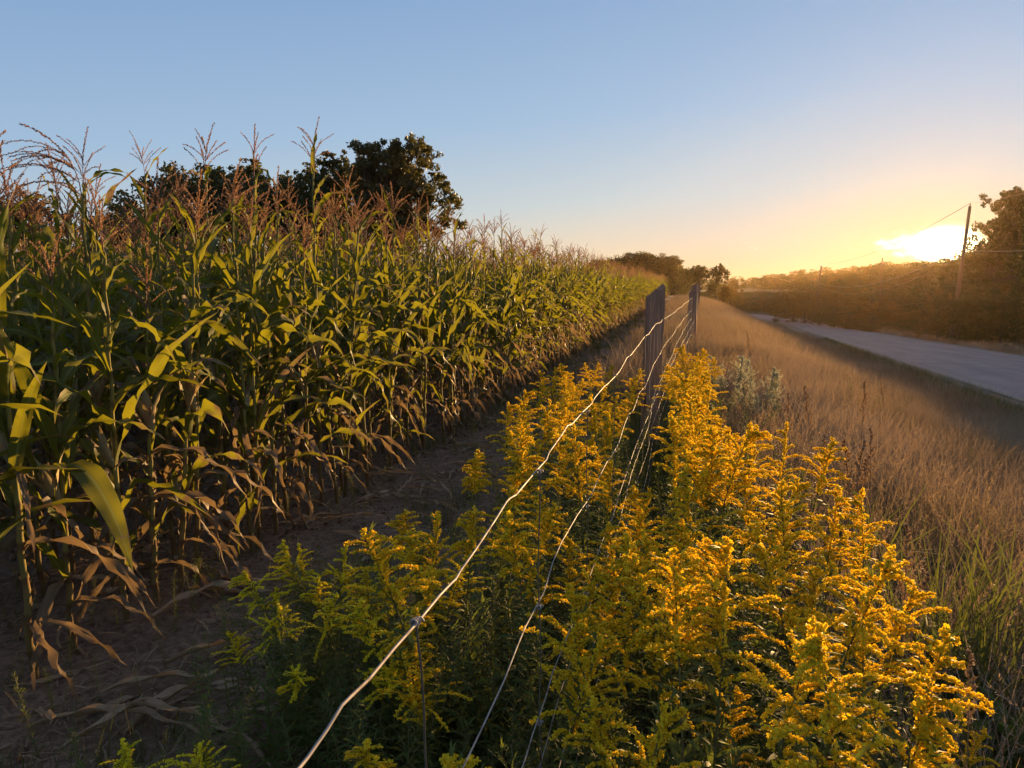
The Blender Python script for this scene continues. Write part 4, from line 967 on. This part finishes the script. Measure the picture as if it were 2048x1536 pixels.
singles = [ # head px, height, tilt toward the left/right, label
 (592, 1095, .60, -.15, 'goldenrod plant with an upright greenish head, topmost of the sprawling left clump'),
 (648, 1085, .62, .0, 'slender goldenrod plant standing just right of the sprawling left clump'),
 (470, 1185, .50, -.45, 'goldenrod plant arching farthest left over the soil'),
 (478, 1230, .46, -.40, 'low goldenrod plant with broad yellow head at the left end of the clump'),
 (560, 1180, .55, -.2, 'goldenrod plant in the middle of the sprawling left clump'),
 (740, 1085, .66, -.25, 'goldenrod plant with a drooping head above the sprawling clump'),
 (805, 1020, .72, .05, 'goldenrod plant with a tall narrow spike left of the top wire'),
 (905, 1030, .80, .12, 'goldenrod plant with a bright hooked spike touching the top wire'),
 (700, 1170, .55, -.2, 'goldenrod plant low in front of the dark gap left of the wire'),
 (760, 1150, .62, -.1, 'goldenrod plant with yellow sprays left of the top wire knot'),
 (820, 1160, .66, .05, 'goldenrod plant right behind the top wire knot'),
 (720, 1250, .55, -.2, 'goldenrod plant with full head under the top wire knot'),
 (880, 1110, .72, .05, 'goldenrod plant leaning against the top wire'),
 (890, 1270, .62, .1, 'goldenrod plant just right of the nearest stay wire'),
 (905, 1400, .55, .1, 'small goldenrod plant low between the stay wire and second wire'),
 (800, 1450, .62, .05, 'goldenrod plant with a slim spike at the bottom edge left of the stay wire'),
 (735, 1500, .55, -.1, 'goldenrod plant with forked head at the bottom edge under the top wire'),
 (425, 1470, .48, .1, 'goldenrod plant with small spike at the bottom left'),
 (260, 1480, .45, -.1, 'goldenrod plant leftmost along the bottom edge'),
 (330, 1490, .46, .0, 'goldenrod plant second from the left along the bottom edge'),
 (385, 1500, .44, .0, 'goldenrod plant third from the left along the bottom edge'),
 (1850, 1150, .95, .35, 'goldenrod plant leaning farthest right over the dry grass'),
 (1905, 1195, .85, .5, 'goldenrod plant at the right tip of the yellow mass'),
 (1680, 950, 1.0, .3, 'goldenrod plant leaning right at the upper edge of the mass'),
 (1595, 880, 1.05, .2, 'goldenrod plant topmost right in the yellow mass'),
 (1830, 1370, .70, .2, 'goldenrod plant with a low hanging head right of the mass'),
 (1660, 1450, .60, .0, 'small goldenrod plant low at the bottom right of the mass'),
 (1480, 1380, .66, .0, 'small goldenrod plant with a round head low in the dark foliage'),
 (1920, 1470, .50, .1, 'goldenrod plant near the bottom right corner'),
 (1600, 1500, .52, .0, 'small goldenrod plant at the bottom edge right of centre'),
 (1340, 1525, .50, .0, 'goldenrod plant at the bottom edge just right of the wires'),
 (448, 1290, .42, -.35, 'goldenrod plant hanging lowest at the left end of the sprawling clump'),
 (505, 1215, .52, -.35, 'goldenrod plant with two nodding sprays in the sprawling left clump'),
 (530, 1260, .48, -.3, 'greenish goldenrod plant in the lower middle of the sprawling clump'),
 (540, 1135, .57, -.3, 'goldenrod plant arching left at the back of the sprawling clump'),
 (610, 1165, .57, -.15, 'goldenrod plant behind the middle of the sprawling clump'),
 (575, 1110, .60, -.2, 'pale goldenrod plant beside the topmost one of the sprawling clump'),
 (660, 1235, .52, -.3, 'goldenrod plant with a long arching spray over the dark gap'),
 (700, 1310, .50, -.15, 'goldenrod plant low beneath the top wire left of the knot'),
 (760, 1215, .62, -.15, 'goldenrod plant with dense yellow sprays left above the knot'),
 (780, 1290, .56, -.05, 'goldenrod plant directly below the top wire left of the stay'),
 (850, 1200, .68, .0, 'goldenrod plant rising just above the top wire knot'),
 (835, 1090, .72, -.05, 'goldenrod plant between the tall narrow spike and the top wire'),
 (790, 1120, .68, -.15, 'goldenrod plant in the middle of the group left of the top wire'),
 (1410, 1130, .95, -.1, 'goldenrod plant at the left border of the right hand mass'),
]
for i, (px, py, H, lean, lab) in enumerate(singles):
    p = at_z(px, py, H)
    for _ in range(3): p = at_z(px, py, H+float(gh(p[0], p[1])))
    bx = p[0]-lean*H*.85; 
    gold.append((bx, p[1])); herb((grl if px < 800 else gr)[(i*5) % 9], bx, p[1], H/max(.6, math.cos(lean)), rng.uniform(0, 6.28), lab, 'single goldenrods', tilt=(rng.normal()*.05, lean), wid=1.5 if px < 1000 else 1.15)
print('goldenrods', len(gold))
asters = []
for i, (px, py, H) in enumerate([(1436, 718, .84), (1465, 716, .84), (1495, 720, .84), (1525, 735, .84), (1555, 748, .8), (1450, 728, .72), (1480, 722, .75), (1510, 735, .72), (1540, 752, .70), (1500, 765, .66), (1470, 770, .66), (1560, 765, .66), (1530, 790, .6), (1428, 755, .7)]):
    p = at_z(px, py, H)
    for _ in range(4): p = at_z(px, py, H+float(gh(p[0], p[1])))
    asters.append((p[0], p[1])); herb(ar[i % 2], p[0], p[1], H, rng.uniform(0, 6.28), 'bushy white flowered aster plant on the bank right of the post', 'white aster plants on the bank', name='aster', cat='wildflower')
# understorey: leafy stems without flowers between the goldenrods
fol = []
for i in (0, 2, 4): 
    G0 = Geo(); G0.merge(gr[i][4]); G0.merge(gr[i][3], mat=1); fol.append(G0.mesh('understorey', [M_gleaf, M_gstem]))
ga = np.array(gold); n = 850
idx = rng.integers(0, len(ga), n); P = ga[idx]+rng.normal(0, .13, (n, 2)); s0 = rng.uniform(.35, .8, n)
s0 *= np.where(idx >= len(ga)-len(singles), .78, 1)
scatter('goldenrod_understorey', np.stack([P[:, 0], P[:, 1], gh(P[:, 0], P[:, 1])-.02], 1), np.stack([rng.normal(0, .2, n), rng.normal(0, .2, n), rng.uniform(0, 6.28, n)], 1), np.stack([s0, s0, s0], 1), rng.integers(0, 3, n), fol, label='dark leafy growth packed beneath the goldenrod heads', kind='stuff')

# ------------------------------------------------------------------ grasses
def tuft(seed, n, hmin, hmax, w, spread, heads, m, bend=1.0, nseg=4):
    r = np.random.default_rng(seed); g = Geo()
    for i in range(n):
        L = r.uniform(hmin, hmax); a = r.uniform(0, 6.28); b = np.array([r.normal()*spread, r.normal()*spread, 0]); q = np.linspace(0, 1, nseg+1)
        th = r.uniform(.02, .35)+q**1.5*r.uniform(.1, 1.3)*bend; dr = np.stack([np.cos(a)*np.sin(th), np.sin(a)*np.sin(th), np.cos(th)], 1)
        B = b+np.concatenate([[[0, 0, 0]], np.cumsum(dr[:-1]*L/nseg, 0)]); ww = w*r.uniform(.6, 1.3)*(1-.85*q**1.5); sd = np.array([-math.sin(a+r.normal()*.8), math.cos(a+r.normal()*.8), 0])
        v = np.stack([B-sd*ww[:, None]/2, B+sd*ww[:, None]/2], 1).reshape(-1, 3); g.add(v, grid_faces(nseg+1, 2), var=r.random())
        if i < heads: spikelets(g, B[-3:], 26, .012, r, var=r.random(), w=.0016); spikelets(g, B[-2:], 16, .016, r, var=r.random(), w=.0018)
    return g.mesh('grass_tuft', m)
dg = [tuft(700+i, 24, .28, .62, .0042, .07, 7, M_grass) for i in range(7)]
dgf = [tuft(720+i, 12, .3, .62, .010, .14, 4, M_grass, nseg=3) for i in range(4)]
gg = [tuft(740+i, 26, .12, .34, .006, .06, 0, M_ggrass, 1.3) for i in range(4)]
ga3 = np.array(gold+asters)
def clear_gold(x, y, d):
    m = y < 10; k = np.ones(len(x), bool); k[m] = np.min(np.hypot(x[m][:, None]-ga3[None, :, 0], y[m][:, None]-ga3[None, :, 1]), 1) > d; return k
def field(name, label, n, sr, tr, temps, scale, p=1.0, cond=None, tl=.12):
    s = sr[0]+(sr[1]-sr[0])*rng.random(n)**p; t = rng.uniform(0, 1, n); lo, hi = tr(s); t = lo+(hi-lo)*t
    x, y = xy(s, t); k = (x/np.maximum(y, .3) < .95) & (y > .35)
    if cond is not None: k &= cond(x, y, s, t)
    x, y = x[k], y[k]; n = len(x); sc_ = rng.uniform(*scale, n)
    scatter(name, np.stack([x, y, gh(x, y)-.02], 1), np.stack([rng.normal(0, tl, n), rng.normal(0, tl, n), rng.uniform(0, 6.28, n)], 1), np.stack([sc_]*3, 1), rng.integers(0, len(temps), n), temps, label=label, kind='stuff')
    print(name, n)
roadt = lambda s: 5.3+.077*s   # t of the near shoulder
patch = lambda x, y: np.sin(x*1.7+.6*y)*np.sin(y*1.1-x*.4)
field('dry_grass', 'dry brown tall grass covering the bank by the road', 9000, (-1, 16), lambda s: (s*0+.35, roadt(s)-.1), dg, (.7, 1.2), 1.0, lambda x, y, s, t: clear_gold(x, y, .16))
field('dry_verge_grass', 'dry grass of the bank farther along the fence', 9000, (14, 75), lambda s: (s*0-.9, roadt(s)), dgf, (.8, 1.3), 1.5)
field('far_field_margin_grass', 'rank dry grass growing along the far fence line', 2500, (9, 75), lambda s: (s*0-1.2, s*0+.8), dg, (.8, 1.3), 1.3)
field('verge_grass', 'short green and straw grass on the shoulder of the road', 5000, (-1, 60), lambda s: (roadt(s)-1.6, roadt(s)+.6), gg, (.6, 1.2), 1.2)
field('far_shoulder_grass', 'rough grass at the foot of the wooded slope', 6000, (6, 120), lambda s: (13.2+.077*s, 16.5+.077*s), dgf, (.5, 1.0), 1.3)
field('track_weeds', 'low green weeds on the bare strip beside the corn', 1300, (.5, 40), lambda s: (s*0-2.6, s*0-.5), gg, (.35, .9), 1.4, lambda x, y, s, t: (patch(x*2, y*2) > .05) | (s > 7))
field('verge_green_grass', 'green grass clumps mixed into the dry verge', 1700, (-1, 30), lambda s: (s*0+.6, roadt(s)), gg, (.9, 1.7), 1.0, lambda x, y, s, t: (patch(x*1.3+2, y*1.1) > .25) & clear_gold(x, y, .2))
field('verge_weeds', 'leafy green and brown weeds scattered through the dry grass', 260, (0, 30), lambda s: (s*0+.6, roadt(s)-.3), fol, (.35, .75), 1.0, lambda x, y, s, t: (patch(x, y) > .3) & clear_gold(x, y, .3))
field('track_edge_weeds', 'small leafy weeds growing at the foot of the corn', 420, (.5, 25), lambda s: (s*0-3.0, s*0-1.9), fol, (.12, .34), 1.2)
field('grass_under_goldenrod', 'green grass at the foot of the goldenrods', 1400, (.3, 9), lambda s: (s*0-.7, s*0+1.6), gg, (.6, 1.4), 1.0)
cg = []
for i in range(3):
    q = np.random.default_rng(440+i); th_, ph_ = np.meshgrid(np.linspace(0, np.pi, 6), np.linspace(0, 2*np.pi, 8)[:-1], indexing='ij'); v = np.stack([np.sin(th_)*np.cos(ph_), np.sin(th_)*np.sin(ph_), .7*np.cos(th_)], -1)*(1+q.normal(0, .18, th_.shape)[..., None]); a = Geo(); a.add(v.reshape(-1, 3), grid_faces(6, 7, True)); cg.append(a.mesh('soil_clod', M_soil, smooth=False))
q = np.random.default_rng(9); n = 5200; s = q.uniform(.2, 16, n); t_ = q.uniform(-4.2, .1, n); x, y = xy(s, t_); s0 = q.lognormal(-4.9, .55, n).clip(.002, .035)
scatter('soil_clods', np.stack([x, y, gh(x, y)+s0*.3], 1), q.uniform(0, 6, (n, 3)), np.stack([s0*1.3, s0, s0], 1), q.integers(0, 3, n), cg, label='crumbly clods of soil on the bare strip beside the corn', kind='stuff')
# tall pale seed stalks that stand out of the bank's grass
ssk = []
for i in range(3):
    q = np.random.default_rng(860+i); a = Geo(); h = Geo(); z = np.linspace(0, 1, 8); P = np.stack([.08*z**2*(i-1), .05*z**2, z], 1); tube(a, P, .0035*(1-.6*z), 4)
    for b in range(16): z0 = .70+.29*b/16; c0 = P[5]*(1-(z0-.7)/.3)+P[7]*((z0-.7)/.3); an = q.uniform(0, 6.28); L = .05*(1.1-(z0-.7)/.3); qq = np.linspace(0, 1, 4)[:, None]; B = c0+qq*np.array([math.cos(an)*L*.5, math.sin(an)*L*.5, L]); spikelets(h, B, 26, .014, q, w=.003)
    ssk.append((a.mesh('seed_stalk_stem', M_dry), h.mesh('seed_head', M_dry)))
for i, (px, py, H) in enumerate([(1700, 880, .95), (1712, 905, .9), (1742, 880, 1.0), (1730, 758, 1.0), (1755, 850, .95), (1660, 862, .9), (1795, 1130, .8), (1828, 1035, .9), (1640, 770, 1.0), (1590, 785, .95), (1462, 800, .9), (1508, 660, 1.0), (1780, 760, .9), (1960, 1290, .7)]):
    p = at_z(px, py, H)
    for _ in range(5): p = at_z(px, py, H+float(gh(p[0], p[1])))
    where = 'near the middle of the bank' if py > 850 else 'higher on the bank towards the road'
    t = thing('seed_stalk', f'tall pale dried seed stalk {where}', 'dried plant', (p[0], p[1], float(gh(p[0], p[1]))), rng.uniform(0, 6), 'tall seed stalks on the bank'); t.scale = (H, H, H); ob('stem', ssk[i % 3][0], t); ob('seed_head', ssk[i % 3][1], t)
# straw litter
Gs = Geo(); r = rng; n = 15000
s = r.uniform(.4, 12, n)**1.0; t_ = r.uniform(-3.4, .1, n); x, y = xy(s, t_); a = r.uniform(0, 6.28, n); L = r.uniform(.02, .13, n); w = r.uniform(.0012, .0035, n); z = gh(x, y)+r.uniform(.004, .03, n)
d = np.stack([np.cos(a), np.sin(a), r.normal(0, .12, n)], 1)*L[:, None]/2; sdv = np.stack([-np.sin(a), np.cos(a), r.normal(0, .3, n)], 1)*w[:, None]; c = np.stack([x, y, z], 1); bow = np.stack([0*x, 0*x, r.uniform(0, .012, n)], 1)
v = np.stack([c-d-sdv, c-d+sdv, c+bow+sdv, c+bow-sdv, c+d+sdv*.5, c+d-sdv*.5], 1).reshape(-1, 3); i6 = np.arange(n)[:, None]*6
Gs.add(v, np.concatenate([i6+[0, 1, 2, 3], i6+[3, 2, 4, 5]]), var=r.random(n).repeat(6)); o = ob('straw_litter', Gs.mesh('straw_litter', M_grass), kind='stuff'); o['label'] = 'fine straw and stalk litter scattered over the soil by the corn'
q_ = np.random.default_rng(55); n = 420; s = q_.uniform(.3, 16, n)**1.0; t_ = q_.normal(-2.5, .55, n); t_ = np.where(s < 3, q_.uniform(-3.2, -.7, n), t_); x, y = xy(s, t_)
hl = [leafgeo(.55, .04, 1.35+.1*i, 1.75, curve=.8, fold=.9, wave=.01, twist=2.0-i, side=.25*(i-1.5), nseg=10, nc=3, seed=i+950).mesh('husk_piece', M_dry) for i in range(4)]
s0 = q_.uniform(.25, 1.0, n); scatter('husk_litter', np.stack([x, y, gh(x, y)+.02], 1), np.stack([q_.normal(0, .3, n), q_.normal(0, .15, n), q_.uniform(0, 6.28, n)], 1), np.stack([s0]*3, 1), q_.integers(0, 4, n), hl, label='torn husks and dry leaf pieces littering the soil by the corn', kind='stuff')
# fallen corn leaves
flm = []
for i in range(6):
    q = np.random.default_rng(980+i); flm.append(leafgeo(q.uniform(.55, .9), q.uniform(.035, .06), 1.25, 1.80+q.uniform(-.1, .1), curve=.9, fold=1.0, wave=.006, twist=q.uniform(-2.2, 2.2), side=q.uniform(-.5, .5), nseg=22, nc=5, seed=i+900).mesh('dry_corn_leaf', M_dry))
fl_px = [(150, 1425, -.15, 1.25, 'broad dry corn leaf lying across the bottom left soil'), (330, 1330, .35, 1.0, 'dry corn leaf pointing up right towards the goldenrods'), (120, 1500, .9, 1.0, 'dry corn leaf slanting up from the bottom left corner'), (250, 1460, 1.0, .8, 'short dry corn leaf next to the bottom left goldenrods'),
 (300, 1250, 1.1, 1.0, 'dry corn leaf curving down from the corn base at left'), (420, 1320, .1, .9, 'flat dry corn leaf left of the sprawling goldenrod'), (60, 1440, .05, 1.0, 'dry corn leaf at the very left edge of the soil'), (200, 1380, .5, .8, 'twisted dry corn leaf near the lower left stalks'), (480, 1440, -.2, .9, 'thin dry corn leaf below the sprawling goldenrod'), (380, 1390, -.1, .7, 'small dry corn leaf in the straw at lower left'),
 (560, 1010, -.3, .8, 'dry corn leaf lying at the foot of the front corn row'), (760, 990, .1, .8, 'dry corn leaf on the track beyond the left goldenrods'), (830, 960, -.7, .9, 'pale dry corn leaf leaning down onto the track'), (930, 850, -.9, .8, 'dry corn leaf at the field edge near the far clump'), (640, 1060, .4, .7, 'small dry corn leaf in the shade of the corn row'), (700, 1020, .9, .7, 'curled dry corn leaf on the middle of the track')]
for i, (px, py, a, s_, lab) in enumerate(fl_px):
    p = at_z(px, py, .02); o = ob('fallen_corn_leaf', flm[i % 6], label=lab, category='leaf', group='dry corn leaves on the soil'); o.location = (p[0], p[1], float(gh(p[0], p[1]))+.03); o.rotation_euler = (rng.normal()*.2, -.02, a); o.scale = (s_,)*3
# green tuft and broad leaved weeds at the lower right
tm = tuft(770, 90, .4, .85, .010, .05, 0, M_ggrass, 1.3, nseg=6)
for px, py, lab in [(1830, 1500, 'green grass tuft with long arching blades near the bottom right corner'), (1960, 1560, 'green grass tuft in the bottom right corner'), (1900, 1440, 'green grass tuft with long blades above the corner goldenrod'), (2030, 1420, 'green grass tuft at the right edge low down'), (1700, 1330, 'green grass tuft half hidden under the right goldenrods')]:
    p = at_z(px, py, 0); 
    for _ in range(3): p = at_z(px, py, float(gh(p[0], p[1])))
    o = ob('grass_tuft', tm, label=lab, category='grass tuft'); o.location = (p[0], p[1], float(gh(p[0], p[1]))); o.rotation_euler = (0, 0, rng.uniform(0, 6))
bl = [leafgeo(.20, .05, .5, 1.3, nseg=8, nc=5, seed=i, fold=.3, wave=.003, base=.3, twist=.1).mesh('weed_leaf', M_gleaf) for i in range(2)]
for px, py, H, lab in [(1740, 1590, .34, 'broad leaved weed at the bottom edge right of centre'), (1900, 1600, .36, 'broad leaved weed under the corner goldenrod'), (2010, 1590, .34, 'broad leaved weed in the bottom right corner'), (1080, 1600, .36, 'broad leaved weed at the bottom edge by the wires')]:
    p = at_z(px, py, .1)
    for _ in range(3): p = at_z(px, py, .1+float(gh(p[0], p[1])))
    t = thing('broadleaf_weed', lab, 'weed', (p[0], p[1], float(gh(p[0], p[1]))), rng.uniform(0, 6)); g = Geo(); tube(g, [[0, 0, 0], [.005, 0, H*.5], [0, .01, H]], [.004, .003, .002], 5); ob('stem', g.mesh('stem', M_gstem), t)
    for i in range(9): ob('leaf', bl[i % 2], t, TRS((0, 0, H*(.35+.65*i/9)), i*2.4, 1.1-.05*i))

# ------------------------------------------------------------------ haze
if HAZE:
    g = Geo(); x0, x1, y0, y1, z0, z1 = -420, 560, -60, 960, -14, 13.4
    v = [(x, y, z) for x in (x0, x1) for y in (y0, y1) for z in (z0, z1)]
    g.add(v, [[0, 1, 3, 2], [4, 6, 7, 5], [0, 4, 5, 1], [2, 3, 7, 6], [0, 2, 6, 4], [1, 5, 7, 3]])
    hm = bpy.data.materials.new('haze'); hm.use_nodes = True; nt = hm.node_tree; nt.nodes.clear(); out = nt.nodes.new('ShaderNodeOutputMaterial'); pv = nt.nodes.new('ShaderNodeVolumePrincipled')
    pv.inputs['Color'].default_value = (.95, .66, .36, 1); pv.inputs['Density'].default_value = .000085; pv.inputs['Anisotropy'].default_value = .80
    nt.links.new(pv.outputs[0], out.inputs['Volume']); o = ob('haze', g.mesh('haze', hm, smooth=False), kind='stuff'); o['label'] = 'warm evening haze in the air'
